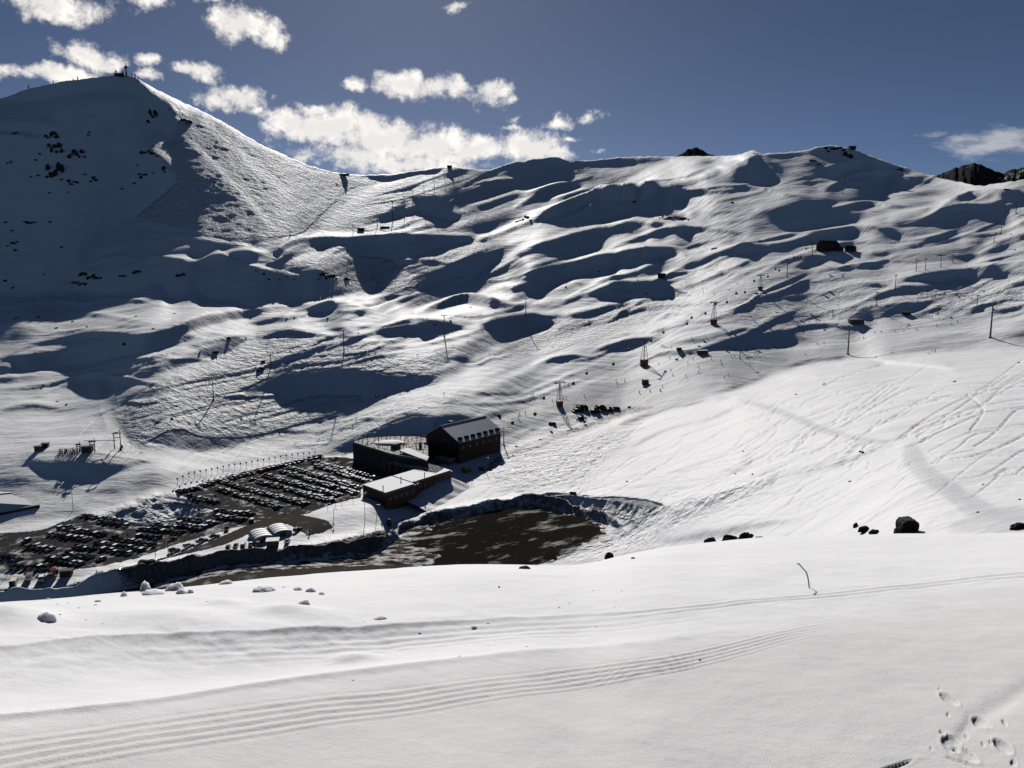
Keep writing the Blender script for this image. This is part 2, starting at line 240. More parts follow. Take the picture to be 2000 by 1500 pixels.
# radial slopes of the ground, area by area: (slope, edge softness, outline)
SLOPES = """
.27 20 0,560 700,560 1000,480 2000,480 2000,1260 0,1260
.42 25 0,100 800,300 2000,280 2000,500 1000,500 700,560 0,560
.8 4 0,100 240,100 300,172 360,205 345,240 330,300 360,345 330,385 300,402 247,432 200,490 150,532 180,560 0,600
.64 3 0,583 60,577 120,580 150,572 180,576 240,576 267,569 309,552 327,566 321,581 327,587 360,581 390,570 396,584 420,591 459,590 468,599 495,603 525,599 570,594 678,578 687,569 660,557 640,540 600,500 540,480 400,470 235,440 0,440
.85 5 0,200 60,180 150,163 235,150 290,170 330,196 300,194 250,178 180,175 130,180 60,194
.85 8 130,240 240,200 300,210 330,260 300,270 270,285 300,320 330,345 290,395 240,432 190,490 150,530 100,540 110,400
.5 3 290,183 320,200 350,217 355,228 382,232 385,245 380,257 363,267 345,278 333,275 330,260 310,247 287,263 267,280 280,292 310,307 333,330 345,350 333,380 300,400 247,430 232,438 330,458 430,476 500,484 560,482 590,468 620,440 680,380 740,352 700,343 650,337 600,323 550,301 500,279 450,247 400,221 350,197 300,173
.55 12 355,335 420,340 500,400 480,440 400,420 350,380
.42 5 0,209 67,198 133,184 180,178 240,180 275,188 290,202 262,195 230,192 190,194 150,200 120,214 108,226 0,228
.4 4 0,222 60,222 100,225 112,235 108,247 85,242 50,238 0,236
.2 2 0,253 30,256 65,262 90,270 60,268 30,264 0,258
.40 3 230,445 273,447 347,463 380,473 383,483 377,507 370,513 333,517 287,527 247,530 220,533 187,533 150,530 167,510 187,483 207,460
.2 2 0,583 60,577 120,580 150,572 180,576 240,576 267,569 309,552 327,566 321,581 327,587 360,581 390,570 396,584 420,591 459,590 468,599 495,603 480,620 300,630 0,620
.46 8 560,527 580,498 625,480 700,470 950,480 1000,500 950,530 900,560 830,580 760,580 690,565 660,555 650,545 612,530
.15 3 500,506 527,496 543,500 520,506
.2 4 561,527 593,506 625,490 650,500 635,515 590,524
.62 3 687,469 748,469 748,482 727,485 692,477
.62 3 788,463 868,463 865,477 807,474
.6 3 889,464 953,463 953,471 895,471
.55 7 703,485 748,485 780,503 833,533 828,557 793,559 777,533 751,506 713,493
.58 6 900,511 967,511 940,533 924,546 905,538
.5 7 743,575 767,570 820,581 825,597 793,599 756,589
.05 6 500,607 660,584 710,568 760,570 740,580 760,598 820,606 900,600 1000,560 1000,600 860,620 700,615 500,625
.64 2 703,343 756,342 833,330 868,327 865,336 828,340 780,350 764,354 740,352
.48 4 868,330 916,330 953,335 998,350 996,357 940,345 900,345 870,340
.64 2 804,386 849,381 873,397 884,415 900,429 892,433 833,423 817,405
.64 3 761,407 791,394 804,395 783,413 767,418
.62 4 871,367 900,367 937,391 935,407 916,399 892,378
.6 2 687,463 705,446 727,461
.42 5 617,450 665,455 660,463 620,463
.45 6 500,442 535,447 561,469 551,477 500,479
.38 8 900,355 960,365 1000,390 990,440 930,440 900,420
.64 2 1000,322 1040,325 1075,312 1100,314 1150,318 1080,328 1070,340 1040,345 1000,347
.62 2 1150,318 1190,308 1330,308 1325,312 1280,316 1240,325 1190,325 1165,320
.62 2 1385,304 1450,306 1440,313 1390,312
.54 5 1101,341 1133,332 1170,335 1225,345 1290,355 1325,352 1390,336 1365,350 1320,367 1300,360 1240,356 1220,368 1180,370 1167,358 1140,372 1120,370 1110,355
.55 2 1000,353 1100,366 1085,370 1000,362
.52 3 1125,370 1173,384 1160,387 1128,378
.36 12 1000,370 1090,375 1170,392 1060,420 1000,440
.64 2 1416,338 1453,317 1478,296 1500,312 1521,352 1500,362 1450,357 1427,349
.6 4 1141,421 1173,407 1187,394 1240,389 1320,375 1395,373 1379,381 1328,394 1315,410 1267,410 1261,423 1240,402 1197,434 1147,431
.62 2 1371,426 1387,413 1427,411 1416,421 1381,429
.6 2 1277,426 1320,421 1355,424 1360,431 1339,431 1293,427
.6 4 1208,453 1301,437 1347,442 1360,453 1320,455 1213,461
.42 5 1211,471 1320,458 1373,463 1368,479 1229,479
.52 3 1080,487 1133,477 1171,482 1149,487 1080,493
.36 5 1096,495 1187,482 1253,485 1187,498 1133,506
.6 3 1419,461 1429,458 1432,477 1421,479
.4 8 1360,440 1400,445 1430,460 1420,480 1380,475
.64 2 1037,583 1011,557 1013,546 1035,530 1088,522 1125,517 1213,503 1256,490 1307,489 1333,495 1280,509 1192,525 1133,538 1093,549 1061,570 1048,581
.62 2 1245,530 1267,519 1291,522 1288,533 1256,533
.62 2 1325,517 1368,503 1357,517 1333,519
.56 3 1333,525 1387,517 1427,501 1405,517 1347,533 1339,535
.62 2 1208,551 1219,535 1280,543 1304,546 1339,538 1315,549 1293,554 1213,554
.62 2 1149,575 1176,565 1213,557 1267,554 1301,546 1312,565 1349,570 1344,578 1315,586 1240,586 1200,589 1171,583
.6 2 1184,591 1301,589 1291,597 1240,597 1192,597
.5 3 1227,607 1253,597 1299,594 1267,605 1227,613
.45 5 1373,586 1416,583 1419,594 1387,594
.62 2 1459,575 1480,570 1500,571 1527,573 1515,578 1500,581 1469,583
.62 4 1000,627 1013,621 1048,618 1090,631 1064,642 1040,647 1000,645 970,647 945,642 940,632 962,627
.56 2 1387,493 1408,489 1412,495 1373,499
.5 2 1453,498 1480,487 1500,491 1475,500
.64 2 1500,301 1572,298 1607,285 1628,285 1641,290 1607,301 1572,306 1527,309 1500,307
.62 2 1564,322 1580,311 1599,314 1628,327 1641,354 1617,349 1596,341 1588,330
.66 2 1628,293 1660,287 1687,301 1711,314 1713,322 1737,343 1737,357 1703,354 1684,338 1655,333 1631,330 1639,322 1655,319 1644,303
.62 2 1500,309 1521,322 1548,338 1593,349 1599,365 1631,378 1628,384 1607,376 1567,357 1540,340 1515,330
.64 3 1478,412 1500,407 1527,399 1569,386 1588,389 1620,399 1625,410 1660,407 1684,421 1689,437 1660,442 1631,434 1612,447 1548,449 1519,442 1500,435 1478,425
.2 9 1690,395 1800,358 1905,366 1990,358 1950,380 1880,395 1840,418 1760,425 1700,433
.62 2 1737,437 1767,429 1793,434 1839,426 1857,407 1895,405 1940,399 1964,378 2000,365 2000,383 1977,399 1975,413 1988,429 1969,439 1951,437 1903,421 1860,434 1793,437 1753,445
.56 3 1863,437 1900,424 1940,442 1937,449 1913,450 1873,442
.58 3 1652,455 1692,445 1732,447 1764,461 1737,463 1729,474 1687,463
.62 2 1881,474 1932,469 1927,477 1908,482 1916,501 1879,505
.42 5 1828,487 1879,474 1879,498 1847,495
.56 3 1929,487 1980,474 2000,477 1948,493
.6 2 1900,518 1937,510 2000,493 2000,497 1927,517
.36 9 1753,543 1820,551 1833,583 1873,589 1900,578 1927,575 2000,545 2000,570 1900,590 1820,590 1760,575
.62 3 1753,547 1807,535 1900,533 2000,519 2000,535 1953,543 1927,554 1873,546 1855,554 1815,551
.62 2 1644,629 1676,607 1705,594 1721,599 1727,610 1737,618 1713,629 1660,629
.62 2 1729,597 1753,589 1793,594 1828,602 1793,610 1761,615 1740,613
.6 2 1600,635 1660,640 1700,641 1680,652 1655,652 1620,642
.62 2 1370,678 1412,664 1460,660 1500,652 1537,647 1565,657 1592,667 1537,677 1450,680
.62 2 1548,525 1572,503 1607,502 1644,501 1607,511 1588,517 1588,525
.58 2 1687,493 1735,490 1737,501 1700,501
.6 2 1716,505 1772,510 1769,517 1735,514
.5 2 1657,521 1700,519 1756,522 1700,525
.6 2 1947,593 1967,583 1975,585 2000,582 2000,590 1962,594
.38 14 1500,550 1600,545 1700,560 1740,590 1700,600 1640,625 1560,640 1400,620 1440,590
.62 2 1052,710 1087,700 1150,697 1115,705 1082,711
.62 2 1170,687 1212,670 1262,660 1290,657 1287,670 1245,677 1212,685
.45 3 1107,740 1150,732 1187,720 1212,707 1240,702 1212,715 1187,725 1155,735 1112,745
.45 2 1125,760 1162,756 1160,760 1128,763
.6 2 1000,765 1025,770 1020,774 1000,775
.42 12 228,800 420,700 560,645 760,690 860,700 860,730 700,790 600,835 480,850 330,845 270,870
.64 3 468,766 500,747 527,736 550,727 587,725 645,722 675,722 725,727 800,732 855,735 850,747 812,760 775,767 725,780 700,790 707,772 662,772 562,777 532,770 500,772 480,774
.62 2 282,867 330,841 354,840 390,853 450,858 510,848 587,830 640,812 700,790 690,808 650,825 585,846 480,870 393,886 363,879 324,871
.64 3 695,857 737,830 790,805 850,812 890,807 925,812 930,820 890,825 860,850 840,890 740,890 690,880 650,887 637,887 660,870
.62 2 735,645 775,635 800,632 815,642 850,647 825,655 762,657 737,652
.6 2 642,645 670,640 682,645 660,650
.6 2 655,660 670,656 712,661 700,666 662,665
.5 3 665,672 700,672 750,680 700,684 675,680
.62 2 880,700 890,697 920,695 925,700 915,710 890,710
.5 2 932,685 947,681 960,686 945,690
.6 2 927,772 945,766 1000,767 1000,774
.55 2 847,785 870,783 892,786 875,789
.5 2 795,785 830,775 825,780 805,785
.5 2 935,812 975,803 1000,800 968,817
.42 7 500,660 550,652 600,655 650,660 660,675 612,687 562,687 500,700
.55 2 812,657 850,656 865,661 825,662
.62 2 600,605 645,602 660,607 630,612 590,615
.58 3 522,622 562,619 637,615 705,612 650,625 575,630 525,632 500,642 500,630
.62 3 126,687 180,672 240,669 273,669 312,657 402,627 525,603 480,621 426,639 390,660 375,670 300,687 210,705 150,714 90,729 30,744 0,753 0,699 30,717 27,705 72,699
.45 9 0,627 36,630 78,660 150,666 240,660 270,666 180,678 120,687 75,672 0,669
.58 2 135,729 180,720 240,705 300,699 330,687 420,663 450,658 390,672 315,690 294,705 240,711 180,723
.55 2 90,753 150,738 270,720 288,718 240,729 150,744 99,756
.62 3 228,747 270,726 330,705 390,681 450,660 486,663 450,690 390,711 345,723 285,741 240,753
.46 6 228,780 255,768 285,756 360,759 315,780 270,792 234,789
.62 4 48,807 90,792 114,792 108,801 75,810 54,813
.5 3 120,801 144,798 141,804 123,807
.11 10 0,770 60,765 190,760 200,800 120,790 40,800 0,805
.63 3 95,900 150,900 212,902 250,902 297,897 270,920 240,930 185,940 160,937 120,932 95,927 45,905 67,897
.45 7 0,935 40,930 95,935 60,950 0,960
.5 5 75,955 112,950 130,957 105,965 75,965
.45 6 155,975 225,947 300,925 400,922 375,932 345,945 322,960 250,960 200,967 162,977
.14 12 0,588 180,582 330,592 470,604 500,640 420,655 250,640 100,632 0,625
.36 7 60,595 133,585 183,595 150,602 90,602
.16 8 430,885 560,855 650,830 720,795 850,755 920,715 1050,665 1200,620 1330,590 1400,600 1300,640 1120,690 1000,740 900,770 760,820 640,870 560,900 440,930 300,900
.10 12 0,800 190,800 215,860 180,880 60,895 0,900
.15 3 195,745 225,748 223,800 232,835 270,872 330,885 440,905 560,890 560,905 400,912 290,895 215,885 180,870 215,840 200,800
.21 9 1050,770 1200,720 1350,690 1500,680 1700,665 2000,640 2000,600 1700,660 1850,672 1650,695 1560,712 1490,735 1385,772 1280,803 1150,820 1000,870
-.03 5 950,905 1000,865 1200,812 1330,795 1420,764 1490,740 1560,716 1600,704 1700,698 1850,680 2000,655 2000,1260 740,1260 740,1050
.05 3 345,962 440,925 620,893 690,885 840,905 860,935 720,990 640,1015 560,1060 420,1078 200,1112 0,1140 0,1060 160,1005 300,1040 420,1000
.55 5 297,972 322,962 350,967 397,985 397,1000 350,1012 300,1022 250,1020 215,1000 225,995 275,992
.48 4 1290,1059 1340,1045 1420,1030 1480,1021 1570,1012 1560,1015 1480,1030 1430,1042 1380,1052 1310,1060
.64 3 1010,990 1060,964 1075,961 1110,963 1165,970 1210,968 1270,975 1300,985 1290,1000 1250,1010 1215,1000 1160,990 1180,1020 1110,1000 1060,985
.5 4 1160,990 1215,1000 1250,1010 1200,1040 1180,1025
.6 3 760,1032 850,1000 950,985 1020,975 1010,988 900,1008 780,1030
.6 3 0,1182 0,1156 110,1150 200,1125 300,1100 440,1080 560,1075 640,1062 750,1035 775,1045 740,1075 640,1085 560,1090 440,1098 300,1135 150,1168 60,1178
.04 5 760,1035 900,1010 1010,992 1110,1002 1180,1025 1150,1060 1060,1098 900,1105 700,1100
.04 3 0,1186 150,1172 300,1140 440,1104 560,1096 740,1085 800,1110 500,1135 200,1180
.62 2 1425,924 1455,914 1452,908 1424,920
.45 5 1290,1005 1340,985 1400,965 1440,950 1480,935 1440,960 1380,985 1330,1005
"""
# narrow crests, banks and trails: slope, width, softness, line
CREST_LINES = """
.1 4 2 372,512 420,498 438,498 474,488 498,488 525,491 552,476 582,468 624,465 690,467 780,463 880,460 960,460
.1 3 1.5 438,500 480,513 540,527 585,540
.12 3 1.5 235,437 275,447 333,457 400,467 470,479 500,485
.08 3 1.5 270,157 300,175 350,199 400,224 450,250 500,282 550,304
.42 12 2 367,210 430,262 500,327 560,380 600,412 618,442
.2 3 1 363,267 430,330 500,405 530,435
.1 7 3 930,466 1000,445 1053,425 1120,403 1187,388 1240,382 1312,368 1373,346 1475,299
.08 7 3 930,546 1000,506 1032,486 1120,462 1213,440 1267,432 1333,435
.05 5 2 1115,516 1200,500 1253,488 1307,484 1335,491 1400,484 1500,484
.1 5 2 1500,480 1560,464 1620,450 1700,441 1740,444
.5 2 1 1740,449 1790,457 1833,466
.05 5 2 1060,568 1125,546 1200,538
.05 5 2 1000,598 1150,572 1213,556 1300,543
.06 6 3 0,755 150,722 300,696 420,660 560,630 700,612
.06 4 2 0,748 100,724 240,702 330,684
.5 3 1 1280,802 1330,788 1385,772
.5 3 1 1405,765 1450,750 1495,733
.55 5 1.5 1545,716 1575,707 1600,702 1650,698
.35 3 1.5 1430,772 1330,795 1200,830
.35 3 1.5 1700,700 1740,708 1800,714 1850,719
.3 10 4 1000,1110 1100,1085 1200,1050 1290,1000 1350,975
.35 6 2 1200,1055 1300,1010 1420,965 1540,930 1640,905 1700,880
.4 3 1 1300,1000 1400,965 1500,935 1600,905 1650,895
.4 3 1 1640,905 1670,870 1700,862 1760,858
.4 3 1 1650,905 1700,880 1750,865
.3 3 1.5 1210,830 1300,795
.1 5 2 1180,790 1100,815 1040,850 990,880 950,905
.4 3 1.5 990,870 1040,838 1080,822 1150,812
.3 5 2 950,900 1020,880 1100,850 1200,820
.06 6 3 150,975 210,937 300,905 350,903 420,918
.4 3 1 1240,870 1300,840 1380,820 1440,795
.58 2 1 1185,556 1210,560 1300,559
.1 3 1.5 1176,590 1200,594 1300,591
"""
# ski and sledge tracks over the sunny slope
TRACKS = """1760,860 1800,825 1860,812 1930,790 2000,745
1790,852 1850,820 1920,805 2000,765
1800,860 1850,838 1900,815 1960,800 2000,775
1815,882 1880,850 1950,835 2000,800
1820,905 1870,875 1940,840 2000,815
1660,830 1720,805 1800,785 1880,775 1960,750 2000,735
1670,815 1740,802 1800,790 1900,765 2000,735
1640,825 1700,790 1760,770
1500,815 1580,795 1640,765 1700,748
1530,785 1600,760 1650,735 1740,707
1400,865 1480,840 1560,820 1640,790
1230,935 1300,895 1380,860 1450,835 1530,815
1400,925 1480,900 1560,880 1620,865 1640,845
1400,935 1460,915 1540,890
1200,925 1260,890 1340,850 1440,820
1030,960 1120,920 1160,880 1230,850
1150,950 1220,945 1320,925 1420,905
1140,955 1250,930 1340,900 1400,890
1890,770 1920,800 1895,840
1700,895 1690,920 1660,915
1280,1030 1370,985 1440,955 1560,925 1640,905
1220,1075 1300,1030 1400,985 1500,950 1600,925 1650,908
1250,1070 1340,1015 1450,965 1560,938
1180,1090 1290,1030 1380,990 1460,955
1500,750 1600,735 1700,720 1760,707
1440,770 1500,762 1580,748 1640,738
1430,790 1480,800 1520,790
1850,890 1900,880 1960,890
1830,905 1850,890 1870,885
1600,880 1620,870 1660,862 1700,866
1660,912 1680,890 1690,870 1710,860
1310,985 1400,950 1460,930
960,930 1010,915 1060,895 1120,890
980,945 1040,905 1110,900
1000,960 1060,935 1100,905 1180,880
950,940 990,905 1050,890 1090,880
970,905 1040,925 1080,950
1000,890 1060,905 1130,880 1180,850
1120,860 1160,880 1200,870
1030,955 1090,940 1140,905 1160,880
1180,960 1280,948 1390,935
560,640 500,690 420,745 330,800 270,845
600,650 530,700 450,760 380,810
650,690 560,730 470,790
840,690 880,680 910,690 930,700
700,690 760,700 840,690
560,880 620,868 700,820
640,880 690,850 760,820 830,795
1360,585 1280,620 1180,660 1100,700
1400,600 1330,640 1260,680
1500,520 1420,560 1380,590
1470,515 1400,555"""
MOGULS = """1 8 290,183 363,267 267,280 345,350 247,430 430,476 590,468 680,380 740,352 600,323 450,247
.9 10 560,527 625,480 760,490 830,540 900,560 830,580 690,565
.6 12 780,480 950,470 1000,510 930,560 840,570
.7 12 228,800 420,700 560,645 760,690 860,700 860,730 700,790 600,835 480,850 330,845 270,870
.6 12 620,440 760,360 900,330 1000,360 960,440 760,460
.5 10 960,700 1050,640 1200,600 1330,560 1350,600 1200,650 1080,690
.5 12 1760,545 1850,560 2000,540 2000,600 1850,600 1780,585
.45 12 950,930 1000,870 1160,820 1240,850 1180,900 1120,950 1000,960
.35 12 440,900 640,850 760,800 900,750 900,780 760,830 600,880
.5 10 1000,1100 1200,1020 1330,980 1500,925 1500,950 1350,1010 1200,1100
1 6 0,1185 0,1150 110,1148 300,1098 560,1072 750,1033 850,998 1020,972 1110,960 1300,985 1250,1020 1100,1010 900,1015 760,1060 560,1096 300,1140
1 6 215,1000 300,965 400,985 400,1005 300,1025 150,1010
.25 20 1340,600 1500,540 1800,540 1700,640 1500,640"""

PACK = """
.9 3 1436,778 1480,786 1530,800 1570,815 1610,833 1660,848 1700,855 1740,861 1737,866 1690,862 1640,851 1600,840 1560,822 1520,806 1470,790
.9 7 1772,862 1800,872 1812,900 1850,930 1900,962 1950,990 2000,1012 2000,1040 1950,1028 1890,1000 1840,962 1795,930 1768,900
.7 8 1845,1034 1880,1022 1930,1018 2000,1024 2000,1044 1900,1042
.6 5 195,745 225,748 223,800 232,835 270,872 330,885 440,905 560,890 560,905 400,912 290,895 215,885 180,870 215,840 200,800
.6 10 1050,790 1200,740 1350,700 1500,688 1700,672 1850,655 1850,668 1650,692 1560,708 1490,730 1385,768 1280,800 1150,815
"""
DIRT = """
.85 5 765,1036 850,1006 950,988 1020,976 1060,968 1110,982 1180,1006 1200,1030 1110,1006 1020,992 900,1012 780,1046
.8 5 930,925 960,893 1010,868 1080,843 1150,822 1200,802 1230,790 1300,788 1290,798 1200,822 1120,848 1040,872 990,895 960,925
.75 9 770,1062 830,1030 900,1008 960,992 1020,982 1080,988 1130,1000 1200,1026 1190,1056 1130,1082 1080,1104 820,1116 780,1100
.7 8 0,1190 60,1180 150,1168 300,1136 440,1100 560,1096 640,1088 740,1076 770,1056 840,1020 850,1040 830,1114 500,1152 200,1190
.9 4 0,1160 110,1152 300,1098 560,1072 750,1033 780,1040 740,1080 560,1096 300,1140 0,1182
.7 8 140,1000 170,990 215,1005 200,1012 160,1012
.5 8 560,1010 640,1005 700,985 720,1000 660,1030 600,1050
.5 6 600,1000 700,975 710,985 640,1012
"""
def parse(block, nh):
    for ln in block.strip().splitlines():
        t = ln.split()
        yield [float(v) for v in t[:nh]], pts(' '.join(t[nh:]))
GXX, GYY = np.meshgrid(gx, gy)
TE, AZ = tan_el_az(GXX, GYY)
S = np.full((NY, NX), .2)
for (v, soft), P in parse(SLOPES, 2): paint_poly(S, v, P, soft)
for (v, w, soft), P in parse(CREST_LINES, 3): paint_line(S, v, P, w, soft)
TR = np.zeros((NY, NX))
for _, P in parse(TRACKS, 0): paint_line(TR, 1.0, P, 1.2, 1.6)
def vnoise(x, y, seed=0):
    T = np.random.default_rng(seed).random((64, 64))
    i = np.floor(x).astype(int); j = np.floor(y).astype(int); a = x - i; b = y - j
    a = a * a * a * (a * (a * 6 - 15) + 10); b = b * b * b * (b * (b * 6 - 15) + 10)
    f = lambda p, q: T[q % 64, p % 64]
    return f(i, j) * (1 - a) * (1 - b) + f(i + 1, j) * a * (1 - b) + f(i, j + 1) * (1 - a) * b + f(i + 1, j + 1) * a * b
def fbm(x, y, oct=4, seed=0):
    s = 0; amp = .5
    for k in range(oct): s = s + amp * (vnoise(x * 2 ** k + 7.3 * k, y * 2 ** k + 3.1 * k, seed + k) - .5); amp *= .5
    return s
# gentle drifts and hollows that follow the lie of the slope
tilt = np.interp(GXX, [0, 700, 1300, 2000], [.12, .22, .28, .22])
warp = 34 * fbm(GXX / 300 + 5, GYY / 130, 3, 50)
relief = fbm(GXX / 420, (GYY + tilt * GXX + warp) / 18, 3, 40)
far_k = np.interp(GYY, [300, 520, 700, 1000], [1.0, 1.0, .8, .35]) * np.interp(GXX, [1000, 1300], [1, .9])
sunny = np.clip((GYY - np.interp(GXX, [700, 1000, 1200, 1400, 1600, 2000], [1300, 880, 825, 780, 715, 665])) / 30, 0, 1)
far_k = far_k * (1 - .82 * sunny) * (1 - .7 * np.clip((500 - GYY) / 40, 0, 1) * np.clip((760 - GXX) / 60, 0, 1)) * np.interp(GXX, [850, 1100], [1, .88])
wx_ = 12 * fbm(GXX / 60 + 2, (GYY + .2 * GXX) / 14, 3, 80); wy_ = 5 * fbm(GXX / 45 + 8, (GYY + .2 * GXX) / 10, 3, 85)
S = S * sunny + (1 - sunny) * grid_sample(S, GX0, GSX, GY0, GSY, GXX + wx_, GYY + wy_)
relief3 = fbm((GXX + 90) / 110, (GYY + tilt * GXX + 1.1 * warp) / 5, 2, 95)
relief2 = fbm((GXX + 40) / 230, (GYY + tilt * GXX + .8 * warp) / 9, 3, 70)
lots = np.zeros((NY, NX)); paint_poly(lots, 1.0, pts('0,1000 160,990 340,935 620,885 700,870 960,880 1000,940 1020,985 1200,1030 1100,1110 0,1260'), 14)
PK = np.zeros((NY, NX)); DT = np.zeros((NY, NX))
for (v, soft), P in parse(PACK, 2): paint_poly(PK, v, P, soft)
for (v, soft), P in parse(DIRT, 2): paint_poly(DT, v, P, soft)
far_k = far_k * (1 - .92 * lots) * (1 - .9 * np.clip(PK * 1.5, 0, 1))
far_k = far_k * (1 - .45 * np.clip((GYY - 560) / 40, 0, 1) * np.clip((300 - GXX) / 150, 0, 1))
S = S + (.30 * relief + .03 * np.tanh(12 * (relief - .05)) + .40 * relief2 + .50 * relief3) * far_k * np.clip((.7 - S) / .3, .3, 1)
S = np.where(S > .55, .55 + (S - .55) * 2.4, S); S = blur(S, 1.1, .3)
S = np.where(GYY < np.interp(GXX, SKY[:, 0], SKY[:, 1]) - 1.5, TE + .5, S)
MG = np.zeros((NY, NX))
for (v, soft), P in parse(MOGULS, 2): paint_poly(MG, v, P, soft)
MG = np.where(MG < .85, MG * np.clip((.56 - S) / .12, .05, 1), MG)

def solve_depth(wx=.35, length=500.0, rounds=3):
    D0 = base_depth(); d0 = D0[::-1]
    dte = np.abs(np.gradient(TE, axis=0))            # per row
    XW = wx * (GSY / GSX) ** 2; mu = (GSY / length) ** 2
    near = np.zeros((NY, NX)); paint_poly(near, 1.0, pts('0,900 330,900 620,850 830,820 1000,840 1050,900 1250,950 1250,1100 1100,1260 0,1260'), 60)
    mum = mu + (GSY / 60.0) ** 2 * near[::-1]; mu = float(np.exp(np.log(mum).mean()))
    ky = 2 - 2 * np.cos(np.pi * np.fft.fftfreq(2 * NY) * 2); kx = 2 - 2 * np.cos(np.pi * np.fft.rfftfreq(2 * NX) * 2)
    Lv = np.array([math.sin(SUN_AZ) * math.cos(SUN_EL), math.cos(SUN_AZ) * math.cos(SUN_EL), math.sin(SUN_EL)])
    al = np.arctan(S); want = np.sin(SUN_EL - al)    # wanted cosine between ground and sun
    se = S.copy(); E = np.zeros((NY, NX)); D = d0
    for rnd in range(rounds):
        s = np.clip(se, TE + .06, 1.4)
        g = (dte / (s - TE))[::-1]
        gm = .5 * (g[1:] + g[:-1])
        W = np.clip((.0045 * GSY / 2.5 / gm) ** 1.5, .15, 6.0)
        wm = float(np.exp(np.log(W).mean()))
        r = W * np.clip(gm - (d0[1:] - d0[:-1]), -.2, .2)
        rhs = np.zeros_like(d0); rhs[1:] += r; rhs[:-1] -= r
        def A(e):
            t = W * (e[1:] - e[:-1]); o = mum * e
            o[1:] += t; o[:-1] -= t
            u = XW * (e[:, 1:] - e[:, :-1]); o[:, 1:] += u; o[:, :-1] -= u
            return o
        den = wm * ky[:, None] + XW * kx[None, :] + mu
        def Pc(v):
            a = np.concatenate([v, v[::-1]], 0); a = np.concatenate([a, a[:, ::-1]], 1)
            return np.fft.irfft2(np.fft.rfft2(a) / den, s=a.shape)[:NY, :NX]
        R = rhs - A(E); Z = Pc(R); Pd = Z.copy(); rz = (R * Z).sum()
        for it in range(25 if rnd == 0 else 14):
            AP = A(Pd); k = rz / (Pd * AP).sum(); E = E + k * Pd; R = R - k * AP
            Z = Pc(R); rz2 = (R * Z).sum(); Pd = Z + rz2 / rz * Pd; rz = rz2
        D = d0 + E
        inc = np.maximum(D[1:] - D[:-1], .12 * gm)   # never let the ground fold back towards the camera
        D = np.concatenate([D[:1], D[:1] + np.cumsum(inc, 0)], 0)
        if rnd < rounds - 1:
            ach = TE + dte / np.maximum(-np.gradient(D[::-1], axis=0), 1e-5)
            err = np.clip(S, TE + .05, .9) - np.clip(ach, TE, 1.2)
            se = np.clip(se + .7 * blur(err, 1.5, 1.0), S - .25, S + .5)
    return D[::-1], D0
DEPTH, DEPTH0 = solve_depth()
def depth_base(x, y): return np.exp(grid_sample(DEPTH, GX0, GSX, GY0, GSY, np.asarray(x, float), np.asarray(y, float)))
LUMG = None
def depth_at(x, y): return depth_base(x, y)
def world_xyz(x, y, rho=None):
    te, az = tan_el_az(x, y)
    if rho is None: rho = depth_at(x, y)
    return np.stack([rho * np.sin(az), rho * np.cos(az), rho * te], -1)
def G(x, y, up=0.0):
    p = world_xyz(x, y); dz = 0.0
    if LUMG is not None:
        i = min(max((x + 240) / 3.0, 0), LUMG.shape[1] - 1); col = int(round(i)); yc = YY[:, col]
        dz = float(np.interp(y, yc[::-1], LUMG[::-1, col])); dz = max(dz, -.4)
    return Vector((float(p[0]), float(p[1]), float(p[2]) + up + dz))

def grid_object(name, V, mat, attrs=None, smooth=True, mask=None):
    ny, nx = V.shape[:2]
    idx = np.arange(ny * nx).reshape(ny, nx)
    q = np.stack([idx[:-1, :-1], idx[:-1, 1:], idx[1:, 1:], idx[1:, :-1]], -1).reshape(-1, 4)
    if mask is not None:
        keep = (mask[:-1, :-1] & mask[:-1, 1:] & mask[1:, 1:] & mask[1:, :-1]).reshape(-1)
        q = q[keep]
        used = np.unique(q); rm = np.full(ny * nx, -1); rm[used] = np.arange(len(used)); q = rm[q]
        verts = V.reshape(-1, 3)[used]
    else:
        used = None; verts = V.reshape(-1, 3)
    me = bpy.data.meshes.new(name)
    me.vertices.add(len(verts)); me.vertices.foreach_set('co', verts.astype(np.float32).ravel())
    me.loops.add(q.size); me.loops.foreach_set('vertex_index', q.astype(np.int32).ravel())
    me.polygons.add(len(q)); me.polygons.foreach_set('loop_start', np.arange(0, q.size, 4, dtype=np.int32))
    me.update(calc_edges=True)
    if smooth: me.polygons.foreach_set('use_smooth', np.ones(len(q), bool))
    for k, a in (attrs or {}).items():
        a = a.reshape(-1)
        if used is not None: a = a[used]
        at = me.attributes.new(k, 'FLOAT', 'POINT'); at.data.foreach_set('value', a.astype(np.float32))
    if mat: me.materials.append(mat)
    o = bpy.data.objects.new(name, me); COL.objects.link(o); return o

